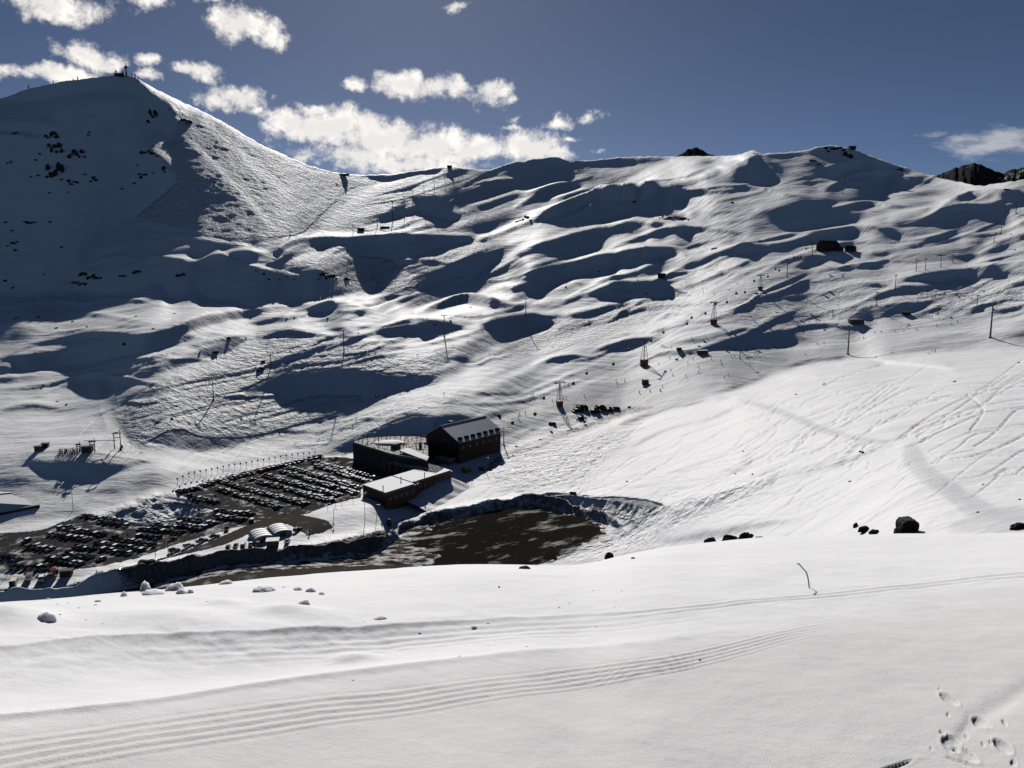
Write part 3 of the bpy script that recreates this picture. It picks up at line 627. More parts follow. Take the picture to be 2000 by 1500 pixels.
# ---- materials
def new_mat(name):
    m = bpy.data.materials.new(name); m.use_nodes = True
    nt = m.node_tree; b = nt.nodes['Principled BSDF']; return m, nt, b
def nd(nt, t, **kw):
    n = nt.nodes.new(t)
    for k, v in kw.items(): setattr(n, k, v)
    return n
def tex_noise(nt, scale, detail=5, rough=.55, vec=None):
    n = nd(nt, 'ShaderNodeTexNoise'); n.inputs['Scale'].default_value = scale; n.inputs['Detail'].default_value = detail; n.inputs['Roughness'].default_value = rough
    if vec is not None: nt.links.new(vec, n.inputs['Vector'])
    return n
def plain(name, col, rough=.7, metal=0.0, var=.25, scale=1.5, bump=0.0, spec=.4):
    m, nt, b = new_mat(name)
    tc = nd(nt, 'ShaderNodeTexCoord'); n = tex_noise(nt, scale, 4, .6, tc.outputs['Object'])
    mx = nd(nt, 'ShaderNodeMixRGB'); nt.links.new(n.outputs[0], mx.inputs[0])
    mx.inputs[1].default_value = (*[c * (1 - var) for c in col], 1); mx.inputs[2].default_value = (*[min(1, c * (1 + var)) for c in col], 1)
    nt.links.new(mx.outputs[0], b.inputs['Base Color'])
    b.inputs['Roughness'].default_value = rough; b.inputs['Metallic'].default_value = metal; b.inputs['Specular IOR Level'].default_value = spec
    if bump:
        bp = nd(nt, 'ShaderNodeBump'); bp.inputs['Strength'].default_value = bump; bp.inputs['Distance'].default_value = .05
        nt.links.new(n.outputs[0], bp.inputs['Height']); nt.links.new(bp.outputs[0], b.inputs['Normal'])
    return m

def snow_material(name, far):
    m, nt, b = new_mat(name); L = nt.links
    b.inputs['Roughness'].default_value = .62; b.inputs['Specular IOR Level'].default_value = .03
    tc = nd(nt, 'ShaderNodeTexCoord'); P = tc.outputs['Object']
    tone = tex_noise(nt, .02 if far else .5, 4, .55, P)
    mx = nd(nt, 'ShaderNodeMixRGB'); L.new(tone.outputs[0], mx.inputs[0])
    mx.inputs[1].default_value = (.80, .80, .81, 1); mx.inputs[2].default_value = (.87, .865, .86, 1)
    L.new(mx.outputs[0], b.inputs['Base Color'])
    if far:
        ap = nd(nt, 'ShaderNodeAttribute', attribute_name='packed'); c1 = nd(nt, 'ShaderNodeMixRGB'); L.new(ap.outputs['Fac'], c1.inputs[0]); L.new(mx.outputs[0], c1.inputs[1]); c1.inputs[2].default_value = (.60, .60, .61, 1)
        ad = nd(nt, 'ShaderNodeAttribute', attribute_name='dirt'); dn = tex_noise(nt, .35, 6, .7, P)
        q = nd(nt, 'ShaderNodeMath', operation='MULTIPLY_ADD'); L.new(ad.outputs['Fac'], q.inputs[0]); q.inputs[1].default_value = 1.1; q.inputs[2].default_value = -.95
        q2 = nd(nt, 'ShaderNodeMath', operation='ADD'); L.new(q.outputs[0], q2.inputs[0]); L.new(dn.outputs[0], q2.inputs[1])
        q3 = nd(nt, 'ShaderNodeMapRange'); q3.inputs[1].default_value = .18; q3.inputs[2].default_value = .42; L.new(q2.outputs[0], q3.inputs[0])
        c2 = nd(nt, 'ShaderNodeMixRGB'); L.new(q3.outputs[0], c2.inputs[0]); L.new(c1.outputs[0], c2.inputs[1]); c2.inputs[2].default_value = (.21, .19, .175, 1)
        L.new(c2.outputs[0], b.inputs['Base Color'])
        at = nd(nt, 'ShaderNodeAttribute', attribute_name='mogul')
        def mul(a, k):
            x = nd(nt, 'ShaderNodeMath', operation='MULTIPLY'); L.new(a, x.inputs[0])
            if isinstance(k, (float, int)): x.inputs[1].default_value = k
            else: L.new(k, x.inputs[1])
            return x.outputs[0]
        def add(a, c):
            x = nd(nt, 'ShaderNodeMath', operation='ADD'); L.new(a, x.inputs[0]); L.new(c, x.inputs[1]); return x.outputs[0]
        n1 = tex_noise(nt, .16, 3, .6, P); n2 = tex_noise(nt, .05, 4, .55, P); n3 = tex_noise(nt, .6, 3, .6, P)
        # wind ripples drawn out along the slope
        mp = nd(nt, 'ShaderNodeMapping'); mp.inputs['Scale'].default_value = (.006, .03, .03); mp.inputs['Rotation'].default_value = (0, 0, .5); L.new(P, mp.inputs[0])
        n4 = tex_noise(nt, 1.0, 6, .62, mp.outputs[0])
        mog = add(mul(n1.outputs[0], 6.5), mul(n3.outputs[0], 1.5))
        h = add(mul(mog, at.outputs['Fac']), add(mul(n2.outputs[0], 1.4), mul(n4.outputs[0], 1.6)))
        mp2 = nd(nt, 'ShaderNodeMapping'); mp2.inputs['Scale'].default_value = (.018, .10, .10); mp2.inputs['Rotation'].default_value = (0, 0, .45); L.new(P, mp2.inputs[0])
        n5 = tex_noise(nt, 1.0, 4, .6, mp2.outputs[0]); inv = nd(nt, 'ShaderNodeMath', operation='MULTIPLY_ADD'); L.new(ap.outputs['Fac'], inv.inputs[0]); inv.inputs[1].default_value = -2.0; inv.inputs[2].default_value = 1.25; inv.use_clamp = True
        ac = nd(nt, 'ShaderNodeAttribute', attribute_name='calm'); cm = nd(nt, 'ShaderNodeMath', operation='MULTIPLY_ADD'); L.new(ac.outputs['Fac'], cm.inputs[0]); cm.inputs[1].default_value = -.7; cm.inputs[2].default_value = 1.0
        h = add(h, mul(mul(n5.outputs[0], inv.outputs[0]), cm.outputs[0]))
        h = add(h, mul(n3.outputs[0], .12))
        bp = nd(nt, 'ShaderNodeBump'); bp.inputs['Strength'].default_value = 1.0; bp.inputs['Distance'].default_value = 1.0
        L.new(h, bp.inputs['Height']); L.new(bp.outputs[0], b.inputs['Normal'])
    else:
        ap = nd(nt, 'ShaderNodeAttribute', attribute_name='packed'); c1 = nd(nt, 'ShaderNodeMixRGB'); L.new(ap.outputs['Fac'], c1.inputs[0]); L.new(mx.outputs[0], c1.inputs[1]); c1.inputs[2].default_value = (.70, .69, .685, 1); L.new(c1.outputs[0], b.inputs['Base Color'])
        n1 = tex_noise(nt, 2.2, 6, .55, P); n2 = tex_noise(nt, 60, 3, .7, P)
        x = nd(nt, 'ShaderNodeMath', operation='MULTIPLY_ADD'); L.new(n2.outputs[0], x.inputs[0]); x.inputs[1].default_value = .22; L.new(n1.outputs[0], x.inputs[2])
        bp = nd(nt, 'ShaderNodeBump'); bp.inputs['Strength'].default_value = .6; bp.inputs['Distance'].default_value = .05
        L.new(x.outputs[0], bp.inputs['Height']); L.new(bp.outputs[0], b.inputs['Normal'])
    return m
M_FAR = snow_material('far_snow', True); M_NEAR = snow_material('near_snow', False)

# ---- the valley and mountains: one sheet
mx_ = np.arange(-240, 2241, 3.0)
sky_y = np.interp(mx_, SKY[:, 0], SKY[:, 1])
jit = np.convolve(rng.normal(0, 1, len(mx_) + 8), np.ones(3) / 3, 'same')[4:-4] * .9
sky_y = sky_y + jit
tt = np.linspace(0, 1, 480) ** .95
YY = 1258 + (sky_y[None, :] - 1258) * tt[:, None]
XX = np.broadcast_to(mx_[None, :], YY.shape)
RHO = depth_at(XX, YY)
V = world_xyz(XX, YY, RHO)
mog = grid_sample(MG, GX0, GSX, GY0, GSY, XX, YY)
lum = np.zeros_like(V[..., 0])
X_, Y_ = V[..., 0], V[..., 1]
lum += np.clip(mog - .2, 0, 1) * 1.5 * fbm(X_ / 9 + 3, Y_ / 9, 3, 120) * np.clip(RHO / 500, .6, 1.5)
bank = np.clip((mog - .85) * 8, 0, 1) * (RHO < 450)
lum += bank * (3.2 * np.abs(fbm(X_ / 7, Y_ / 7, 3, 130)) + 1.6 * fbm(X_ / 2.2, Y_ / 2.2, 2, 131) - .9)
# ploughed snow banks: a steep rough face with a gentler back
def berm(line, xs_, hs):
    Lx = np.array([float(p.split(',')[0]) for p in line.split()]); Ly = np.array([float(p.split(',')[1]) for p in line.split()])
    H = np.interp(XX, xs_, hs) * (1 + 1.6 * fbm(X_ / 11, Y_ / 11, 3, 140)); foot = np.interp(XX, Lx, Ly) + 5 * fbm(XX / 22, XX * 0, 3, 141)
    dy = foot - YY; sm = lambda t: np.clip(t, 0, 1) ** 2 * (3 - 2 * np.clip(t, 0, 1))
    e = np.clip((XX - Lx[0] + 8) / 10, 0, 1) * np.clip((Lx[-1] + 8 - XX) / 16, 0, 1)
    return H * sm(dy / 6) * (1 - sm((dy - 7) / 17)) * e
lum += berm('-240,1186 0,1182 60,1178 150,1167 300,1132 440,1098 560,1094 640,1087 740,1075 772,1058', [-240, 0, 200, 440, 600, 700, 750], [4.2, 4.6, 5.0, 3.6, 3.2, 4.6, 6.0])
lum += berm('778,1042 850,1016 950,997 1020,988 1060,991 1110,1001 1180,1022 1210,1034', [780, 900, 1000, 1060, 1110, 1200], [2.6, 2.2, 2.6, 4.4, 3.8, 2.0])
# long flowing ridges: a short steep side towards the valley, a gentle back
rl = np.abs(np.gradient(RHO, axis=0)) / np.maximum(np.abs(np.gradient(YY, axis=0)), .05)
rl = blur(np.clip(rl, .3, 14), 10, 6)
def ridge(P, w1, w2, k, mask=None):
    P = smooth_line(np.array(P, float), 5); o_ = np.argsort(P[:, 0]); P = P[o_]
    i0 = max(0, int((P[0, 0] + 240) / 3)); i1 = min(len(mx_), int((P[-1, 0] + 240) / 3) + 1)
    if i1 - i0 < 4: return
    x = XX[:, i0:i1]; t = (x - P[0, 0]) / (P[-1, 0] - P[0, 0]); tap = np.sin(np.pi * np.clip(t, 0, 1)) ** .6
    foot = np.interp(x, P[:, 0], P[:, 1]) + w1 + 3.5 * fbm(x / 35, x * 0 + w2, 3, 160); dy = foot - YY[:, i0:i1]
    wv = w1 * (.35 + .65 * tap); sm = lambda q: np.clip(q, 0, 1) ** 2 * (3 - 2 * np.clip(q, 0, 1))
    prof = np.clip(dy / wv, 0, 1) ** 1.3 * (1 - sm((dy - wv) / w2))
    lum[:, i0:i1] += prof * tap * k * wv * rl[:, i0:i1] * (1 if mask is None else mask[:, i0:i1])
for ln in """9 26 .5 930,470 1000,447 1053,428 1120,407 1187,391 1240,385 1312,370 1373,349 1475,303
9 26 .5 930,548 1000,510 1032,489 1120,465 1213,443 1267,435 1340,440
12 24 .55 1008,560 1035,535 1088,525 1125,520 1200,506 1253,492 1310,489 1345,498
10 24 .5 500,500 527,496 553,481 582,472 624,469 690,471 780,468 880,465 960,466
9 20 .5 365,520 420,502 438,501 474,494 500,490
8 20 .5 1500,484 1560,469 1620,456 1700,446 1740,450 1790,462
11 24 .55 1745,548 1807,537 1900,533 2000,520 2100,512
6 16 .5 1890,520 1937,511 2000,494 2100,480
9 20 .5 935,632 1000,626 1048,620 1100,634
10 20 .5 1140,577 1176,566 1213,558 1267,555 1310,549
12 30 .55 -100,712 0,700 126,688 240,670 312,658 402,628 525,603 640,590
7 18 .5 120,732 240,706 300,700 420,664 500,652
5 14 .5 -60,765 90,754 150,739 270,720 330,712
7 20 .5 740,640 800,632 850,640 930,640
6 16 .5 1730,440 1793,436 1857,409 1940,400 2000,366
8 22 .5 1070,430 1140,420 1187,394 1300,378 1400,372
6 16 .5 560,610 645,602 720,606
7 20 .5 500,660 560,650 660,660
6 16 .5 1400,500 1470,486 1540,480
6 16 .5 1520,650 1600,636 1700,642
5 14 .5 1150,688 1212,671 1290,657
5 14 .5 1040,712 1100,700 1160,696""".splitlines():
    t_1 = ln.split(); ridge([[float(v) for v in p.split(',')] for p in t_1[3:]], float(t_1[0]) * .75, float(t_1[1]), float(t_1[2]) * .72)
RR = np.random.default_rng(77); okm = grid_sample((1 - np.clip(sunny * 1.6, 0, 1)) * (1 - lots) * (1 - np.clip(PK * 1.4, 0, 1)) * (1 - np.clip((500 - GYY) / 40, 0, 1) * np.clip((740 - GXX) / 60, 0, 1)), GX0, GSX, GY0, GSY, XX, YY)
for k in range(150):
    x0 = RR.uniform(-60, 2000); ln = RR.uniform(90, 330); sl = np.interp(x0, [0, 600, 1200, 2000], [.12, .22, .30, .24]) * RR.uniform(.4, 1.2)
    y0 = RR.uniform(np.interp(x0, SKY[:, 0], SKY[:, 1]) + 14, np.interp(x0, [0, 500, 1000, 1500, 2000], [880, 850, 780, 690, 640])); n = 6; t = np.linspace(0, 1, n)
    w1 = RR.uniform(2.5, 6.5); ridge(np.c_[x0 + ln * t, y0 - ln * t * sl + ln * .07 * np.sin(3.1 * t * RR.uniform(.8, 1.6)) * RR.choice([-1, 1]) + RR.normal(0, 1.5, n)], w1, w1 * RR.uniform(2.2, 4), RR.uniform(.15, .40), okm)
# ski tracks pressed into the snow
TRL = np.zeros_like(RHO)
R2_ = np.random.default_rng(21); lines = [P for _, P in parse(TRACKS, 0)]
for k in range(120):
    x0 = R2_.uniform(1000, 2050); y0 = np.interp(x0, [1000, 1200, 1400, 1600, 2000], [880, 830, 785, 720, 670]) + R2_.uniform(10, 260); ln = R2_.uniform(60, 300); a = R2_.uniform(.22, .62)
    n = 6; t = np.linspace(0, 1, n); lines.append(np.c_[x0 - ln * t, y0 + ln * t * a + R2_.normal(0, 3, n) + 10 * np.sin(t * 6 + k)])
for k in range(40):
    x0 = R2_.uniform(970, 1220); y0 = R2_.uniform(860, 955); ln = R2_.uniform(30, 90); a = R2_.uniform(-.6, .9); t = np.linspace(0, 1, 5)
    lines.append(np.c_[x0 - ln * t, y0 + ln * t * a + R2_.normal(0, 5, 5)])
for k in range(60):
    x0 = R2_.uniform(300, 850); y0 = R2_.uniform(640, 850); ln = R2_.uniform(50, 170); a = R2_.uniform(.35, 1.0); t = np.linspace(0, 1, 5)
    lines.append(np.c_[x0 - ln * t, y0 + ln * t * a + R2_.normal(0, 4, 5)])
for P in lines:
    P = smooth_line(P, 4); i0 = max(0, int((P[:, 0].min() - 6 + 240) / 3)); i1 = min(len(mx_), int((P[:, 0].max() + 6 + 240) / 3) + 1)
    if i1 - i0 < 2: continue
    j = np.where((YY[:, i0] > P[:, 1].min() - 8) & (YY[:, i0] < P[:, 1].max() + 8))[0]
    if len(j) < 2: continue
    j0, j1 = max(j[0] - 20, 0), min(j[-1] + 20, YY.shape[0]); w_ = R2_.uniform(1.2, 1.8)
    d = seg_dist(P, XX[j0:j1, i0:i1], YY[j0:j1, i0:i1]); TRL[j0:j1, i0:i1] = np.maximum(TRL[j0:j1, i0:i1], np.clip(1 - d / w_, 0, 1) * R2_.uniform(.5, 1))
rowlen = np.abs(np.gradient(RHO, axis=0))
lum -= TRL * np.clip(rowlen * .42, .05, .9)
V[..., 2] += lum
LUMG = lum
# far side of the skyline ridges
back = []
for k in range(1, 7):
    b_ = V[-1].copy(); f = 1 + .05 * k * k
    b_[:, 0] *= f; b_[:, 1] *= f; b_[:, 2] -= 22 * k * k + 10 * k
    back.append(b_)
Vt = np.concatenate([V, np.array(back)], 0); mog = np.concatenate([mog, np.zeros((6, mog.shape[1]))], 0)
def ext(A): return np.concatenate([grid_sample(A, GX0, GSX, GY0, GSY, XX, YY), np.zeros((6, XX.shape[1]))], 0)
terrain = grid_object('snowy_mountainside', Vt, M_FAR, {'mogul': mog, 'packed': ext(PK), 'dirt': ext(DT), 'calm': ext(sunny)})
terrain['kind'] = 'structure'

# ---- the snow bank in the foreground
A0 = 2.9
CR = np.array([[float(v) for v in p.split(',')] for p in "-300,1190,12 0,1179,12.5 100,1174,13 200,1166,13 300,1158,13.5 400,1148,14 500,1138,14.5 600,1126,15 700,1116,16 800,1106,17 900,1099,17.5 1000,1098,18 1080,1100,18 1130,1100,18 1180,1091,19 1230,1079,20 1300,1067,21 1370,1061,22 1450,1055,23 1550,1050,24 1700,1046,25 1850,1044,26 2000,1042,26 2300,1042,26".split()])
crx = np.arange(-400, 2500, 10.0)
def _smooth(v, n=15):
    k = np.hanning(2 * n + 1); k /= k.sum(); return np.convolve(np.pad(v, n, mode='edge'), k, 'valid')
CRY = _smooth(np.interp(crx, CR[:, 0], CR[:, 1]), 5); CRR = _smooth(np.interp(crx, CR[:, 0], CR[:, 2]), 22)
def si(x, xs, ys):
    g_ = np.arange(-400, 2500, 10.0); return np.interp(x, g_, _smooth(np.interp(g_, xs, ys), 12))
def fg_par(az):
    xi = 1000 + np.tan(az) * F * 1.03
    y = np.interp(xi, crx, CRY); rc = np.interp(xi, crx, CRR)
    for _ in range(3):
        v = (750 - y) / F; Yw = math.cos(PITCH) + v * math.sin(PITCH); xi = 1000 + np.tan(az) * Yw * F
        y = np.interp(xi, crx, CRY); rc = np.interp(xi, crx, CRR)
    te, _ = tan_el_az(xi, y)
    b = A0 / rc ** 2; a = -te - 2 * A0 / rc
    return a, b, rc
def project(Pw):
    X, Yv, Z = Pw[..., 0], Pw[..., 1], Pw[..., 2]
    c, s = math.cos(PITCH), math.sin(PITCH)
    dep = Yv * c - Z * s; up = Yv * s + Z * c
    return 1000 + F * X / dep, 750 - F * up / dep
def fg_height(az, r, want_pack=False):
    a, b, rc = fg_par(az)
    h = -(A0 + a * r + b * r * r)
    Pw = np.stack([r * np.sin(az), r * np.cos(az), h], -1)
    xi, yi = project(Pw)
    d = np.zeros_like(h)
    # groomer grooves
    yc = si(xi, [-300, 0, 100, 500, 1000, 1300, 1600, 1750], [1530, 1478, 1464, 1408, 1335, 1295, 1233, 1205])
    sp = si(xi, [-300, 0, 100, 500, 1000, 1300, 1600, 1750], [21, 17, 15.5, 13.5, 9.5, 7.5, 5.5, 5])
    q = (yi - yc) / sp; win = np.clip(3.0 - np.abs(q), 0, 1) * np.clip((1720 - xi) / 300, 0, 1)
    d += .0016 * np.clip(4.2 - np.abs(q), 0, 1) * np.clip((1500 - xi) / 300, 0, 1) * np.cos(2 * np.pi * q * 3.3) * (r / 5)
    d += .0042 * win * np.cos(2 * np.pi * q) * (r / 5) ** .9 * (.6 + .8 * np.clip(.5 + fbm(Pw[..., 0] * .8, Pw[..., 1] * .8, 3, 30), 0, 1))
    # the thin lip above the grooves
    yl = si(xi, [-300, 0, 250, 500, 830, 1000, 1300, 1600, 2000], [1410, 1394, 1372, 1337, 1291, 1271, 1247, 1205, 1140])
    q = (yi - yl); d += .022 * np.exp(-(q / 6) ** 2) * np.clip((1500 - xi) / 900, 0, 1) + .02 * np.exp(-np.clip(-q, 0, 99) / 20) * (q < 0) * 0
    # hollow between the lip and the lumpy bank
    yb = si(xi, [-300, 0, 200, 450, 700, 850, 1000, 1200, 1500, 2000], [1270, 1266, 1243, 1236, 1222, 1208, 1202, 1200, 1170, 1120])
    k = np.clip((yi - yb) / np.maximum(yl - yb, 12), 0, 1)
    hol = np.where((yi > yb) & (yi < yl), -np.sin(np.pi * k ** .75), 0) * np.clip((1350 - xi) / 700, 0, 1)
    d += .15 * hol
    d += .006 * np.cos((yi - yb) * 2 * np.pi / 7.5) * np.exp(-((yi - yb - 18) / 16) ** 2) * np.exp(-((xi - 850) / 420) ** 2)
    # scuffed edge along the far side of the track at right
    d += .010 * np.cos((yi - yb) * 2 * np.pi / 6) * np.exp(-((yi - yb - 4) / 7) ** 2) * np.clip((xi - 1100) / 300, 0, 1)
    # general softness
    X, Yv = Pw[..., 0], Pw[..., 1]
    d += .22 * fbm(X * .25, Yv * .25, 3, 3) + .035 * fbm(X * 1.1, Yv * 1.1, 4, 9)
    rough = np.exp(-((yi - yb - 12) / 28) ** 2) * np.clip((1200 - xi) / 500, .15, 1)
    d += .06 * rough * fbm(X * 2.3, Yv * 2.3, 4, 14)
    # soft mounds under the lumps
    for (mx, my, rx, ry, hh) in [(30, 1215, 70, 16, .16), (560, 1196, 60, 10, .08), (330, 1212, 120, 16, .1), (690, 1262, 45, 9, .07), (440, 1182, 40, 7, .06), (610, 1205, 60, 12, .06)]:
        d += hh * np.exp(-((xi - mx) / rx) ** 2 - ((yi - my) / ry) ** 2)
    # boot prints
    for (mx, my, rx, ry, ang, hh) in PRINTS:
        ca, sa = math.cos(ang), math.sin(ang); ux = (xi - mx) * ca + (yi - my) * sa; uy = -(xi - mx) * sa + (yi - my) * ca
        e = (ux / rx) ** 2 + (uy / ry) ** 2
        n = 1 + .5 * fbm(xi / 5, yi / 5, 2, 5)
        d -= .5 * hh * np.clip(1.2 - e * n, 0, 1) ** .6
        d += hh * .07 * np.exp(-((e - 1.7) / .5) ** 2)
    # edge of a shallow step at lower right
    q = (yi - np.interp(xi, [1700, 1850, 1890, 1960, 2000, 2300], [1510, 1470, 1415, 1375, 1350, 1250]))
    d -= .022 * np.exp(-(q / 20) ** 2) * np.clip((xi - 1840) / 60, 0, 1)
    if want_pack: return h + d, np.clip((yi - yl + 4) / 60, 0, 1) ** .6
    return h + d
PRINTS = [(1854, 1370, 19, 7, .5, .05), (1915, 1411, 16, 9, .45, .05), (1958, 1456, 20, 8, .5, .06), (1857, 1452, 18, 12, .4, .055), (1885, 1470, 26, 8, .5, .055), (1852, 1400, 5, 2.5, .9, .03), (1962, 1414, 8, 3, .8, .04),
          (1888, 1438, 6, 3, .9, .03), (1933, 1419, 5, 3, .4, .03), (1840, 1434, 7, 2.5, .6, .035), (1920, 1453, 5, 2.5, .7, .03), (1935, 1449, 5, 2.5, .7, .03), (1980, 1485, 7, 5, .3, .03), (1834, 1349, 3, 1.6, .9, .02),
          (1880, 1487, 30, 4, .3, .03), (1819, 1463, 4, 2, .8, .02), (1740, 1497, 45, 4, -.3, .04)]
azs = np.linspace(math.radians(-44), math.radians(44), 1500)
t_ = np.linspace(0, 1, 900)
AZF, T_ = np.meshgrid(azs, t_)
_, _, rcg = fg_par(AZF)
RF = 1.6 * (np.maximum(rcg, 5) / 1.6) ** np.minimum(T_ / .82, 1) * np.where(T_ > .82, (6.5) ** ((T_ - .82) / .18), 1)
HF, FPK = fg_height(AZF, RF, True)
fg = grid_object('snow_bank', np.stack([RF * np.sin(AZF), RF * np.cos(AZF), HF], -1), M_NEAR, {'packed': FPK})
fg['kind'] = 'structure'
def FG(x, y, up=0.0):
    te, az = tan_el_az(x, y); a, b, rc = fg_par(np.array(float(az)))
    B = a + te; disc = max(0, float(B * B - 4 * b * A0)); r = float((-B - math.sqrt(disc)) / (2 * b))
    for _ in range(4):
        h = float(fg_height(np.array([float(az)]), np.array([r]))[0])
        r *= 1 + .6 * ((h / r) - float(te)) / max(.03, abs(A0 / r - float(b) * r) )
    h = float(fg_height(np.array([float(az)]), np.array([r]))[0])
    return Vector((r * math.sin(az), r * math.cos(az), h + up)), r
# ------------------------------------------------------------------ kit for things
class MB:
    def __init__(self): self.v = []; self.f = []
    def add(self, verts, faces):
        b = len(self.v); self.v += [Vector(p) for p in verts]; self.f += [tuple(i + b for i in f) for f in faces]; return self
    def box(self, c, s, rz=0.0, taper=1.0):
        cx, cy, cz = c; sx, sy, sz = s[0] / 2, s[1] / 2, s[2] / 2; R = Matrix.Rotation(rz, 3, 'Z')
        vs = []
        for z, k in ((-sz, 1.0), (sz, taper)):
            for x, y in ((-sx, -sy), (sx, -sy), (sx, sy), (-sx, sy)):
                vs.append(R @ Vector((x * k, y * k, 0)) + Vector((cx, cy, cz + z)))
        return self.add(vs, [(0, 3, 2, 1), (4, 5, 6, 7), (0, 1, 5, 4), (1, 2, 6, 5), (2, 3, 7, 6), (3, 0, 4, 7)])
    def tube(self, a, b, r, r2=None, n=6, cap=True):
        a = Vector(a); b = Vector(b); r2 = r if r2 is None else r2; d = (b - a).normalized()
        u = d.orthogonal().normalized(); w = d.cross(u); vs = []
        for p, q in ((a, r), (b, r2)):
            for i in range(n):
                t = 2 * math.pi * i / n; vs.append(p + u * math.cos(t) * q + w * math.sin(t) * q)
        fs = [(i, (i + 1) % n, n + (i + 1) % n, n + i) for i in range(n)]
        if cap: fs += [tuple(range(n))[::-1], tuple(range(n, 2 * n))]
        return self.add(vs, fs)
    def path(self, P, r, n=5):
        for a, b in zip(P[:-1], P[1:]): self.tube(a, b, r, n=n, cap=False)
        return self
    def lathe(self, c, prof, n=12, sx=1, sy=1):
        c = Vector(c); vs = []; m = len(prof)
        for r, z in prof:
            for i in range(n):
                t = 2 * math.pi * i / n; vs.append(c + Vector((math.cos(t) * r * sx, math.sin(t) * r * sy, z)))
        fs = [(k * n + i, k * n + (i + 1) % n, (k + 1) * n + (i + 1) % n, (k + 1) * n + i) for k in range(m - 1) for i in range(n)]
        fs += [tuple(range(n))[::-1], tuple(range((m - 1) * n, m * n))]
        return self.add(vs, fs)
    def prism(self, bottom, top):
        n = len(bottom)
        return self.add(list(bottom) + list(top), [tuple(range(n))[::-1], tuple(range(n, 2 * n))] + [(i, (i + 1) % n, n + (i + 1) % n, n + i) for i in range(n)])
    def build(self, name, mat, parent=None, smooth=False, bevel=0.0):
        me = bpy.data.meshes.new(name); me.from_pydata([tuple(p) for p in self.v], [], self.f)
        bm = bmesh.new(); bm.from_mesh(me); bmesh.ops.recalc_face_normals(bm, faces=bm.faces)
        if bevel: bmesh.ops.bevel(bm, geom=list(bm.edges), offset=bevel, segments=1, affect='EDGES')
        bm.to_mesh(me); bm.free()
        if smooth: me.polygons.foreach_set('use_smooth', [True] * len(me.polygons))
        me.materials.append(mat); o = bpy.data.objects.new(name, me); COL.objects.link(o)
        if parent: o.parent = parent
        return o
def tag(o, label, cat, group=None, kind=None):
    if label: o['label'] = label
    if cat: o['category'] = cat
    if group: o['group'] = group
    if kind: o['kind'] = kind
    return o
def thing(name, label, cat, loc=(0, 0, 0), rz=0.0, group=None):
    o = bpy.data.objects.new(name, None); o.empty_display_size = .3; COL.objects.link(o)
    o.location = loc; o.rotation_euler = (0, 0, rz); return tag(o, label, cat, group)
def kids(o): return [c for c in o.children]
def dup(root, loc, rz=0.0, label=None, group=None, scale=None, mats=None):
    def cp(o, parent):
        c = o.copy(); COL.objects.link(c); c.parent = parent
        if mats and c.type == 'MESH' and o.name.split('.')[0] in mats:
            c.material_slots[0].link = 'OBJECT'; c.material_slots[0].material = mats[o.name.split('.')[0]]
        for k in o.children: cp(k, c)
        return c
    r = cp(root, None); r.location = loc; r.rotation_euler = (0, 0, rz)
    if scale: r.scale = (scale,) * 3
    if label: r['label'] = label
    if group: r['group'] = group
    return r
class Proto:
    """First placing moves the original, later ones copy it."""
    def __init__(self, make): self.make = make; self.o = None
    def place(self, loc, rz, label, group=None, scale=None, mats=None):
        if self.o is None:
            self.o = self.make(); o = self.o; o.location = loc; o.rotation_euler = (0, 0, rz); o['label'] = label
            if group: o['group'] = group
            if scale: o.scale = (scale,) * 3
            if mats:
                for c in o.children:
                    k = c.name.split('.')[0]
                    if c.type == 'MESH' and k in mats: c.material_slots[0].link = 'OBJECT'; c.material_slots[0].material = mats[k]
            return o
        return dup(self.o, loc, rz, label, group, scale, mats)
def at_z(x, y, z):
    te, az = tan_el_az(x, y); r = z / float(te); return Vector((r * math.sin(az), r * math.cos(az), z))
def heading(a, b): d = b - a; return math.atan2(d.y, d.x)
def ordinal(n): return ['first', 'second', 'third', 'fourth', 'fifth', 'sixth', 'seventh', 'eighth', 'ninth', 'tenth', 'eleventh', 'twelfth', 'thirteenth', 'fourteenth', 'fifteenth', 'sixteenth', 'seventeenth', 'eighteenth', 'nineteenth', 'twentieth', 'twenty-first', 'twenty-second', 'twenty-third', 'twenty-fourth', 'twenty-fifth', 'twenty-sixth', 'twenty-seventh', 'twenty-eighth', 'twenty-ninth', 'thirtieth', 'thirty-first', 'thirty-second', 'thirty-third', 'thirty-fourth', 'thirty-fifth', 'thirty-sixth', 'thirty-seventh', 'thirty-eighth', 'thirty-ninth', 'fortieth'][min(n, 39)]

M_BLACK = plain('black_steel', (.03, .03, .033), .5, 0, .2)
M_VENT = plain('dull_black_vent', (.02, .02, .022), 1.0, 0, .2, spec=0.0)
M_STEEL = plain('grey_steel', (.14, .14, .15), .45, .3, .15)
M_RED = plain('red_paint', (.22, .022, .022), .5, 0, .15)
M_WOOD = plain('dark_brown_boards', (.05, .026, .018), .8, 0, .3, 2.0, .3)
M_TAN = plain('tan_render', (.105, .078, .050), .85, 0, .15, .4)
M_REDB = plain('brown_red_cladding', (.045, .018, .014), .75, 0, .25, .6)
M_CONC = plain('grey_concrete', (.30, .29, .27), .9, 0, .15, .5)
M_WHITE = plain('white_paint', (.75, .75, .76), .6, 0, .06)
M_GLASS = plain('dark_glass', (.02, .025, .03), .4, 0, .1, spec=.3)
M_SNOW_AND_GLINT = plain('snow_white_roof', (.82, .82, .83), .8, 0, .05, .8, .4)  # snow on buildings; on parked cars the same white is a painted sun glint
M_SLATE = plain('frosted_metal_roof', (.42, .46, .52), .6, .1, .2, .35)
M_ROCK = plain('brown_rock', (.055, .042, .036), .95, 0, .45, .5, .8)
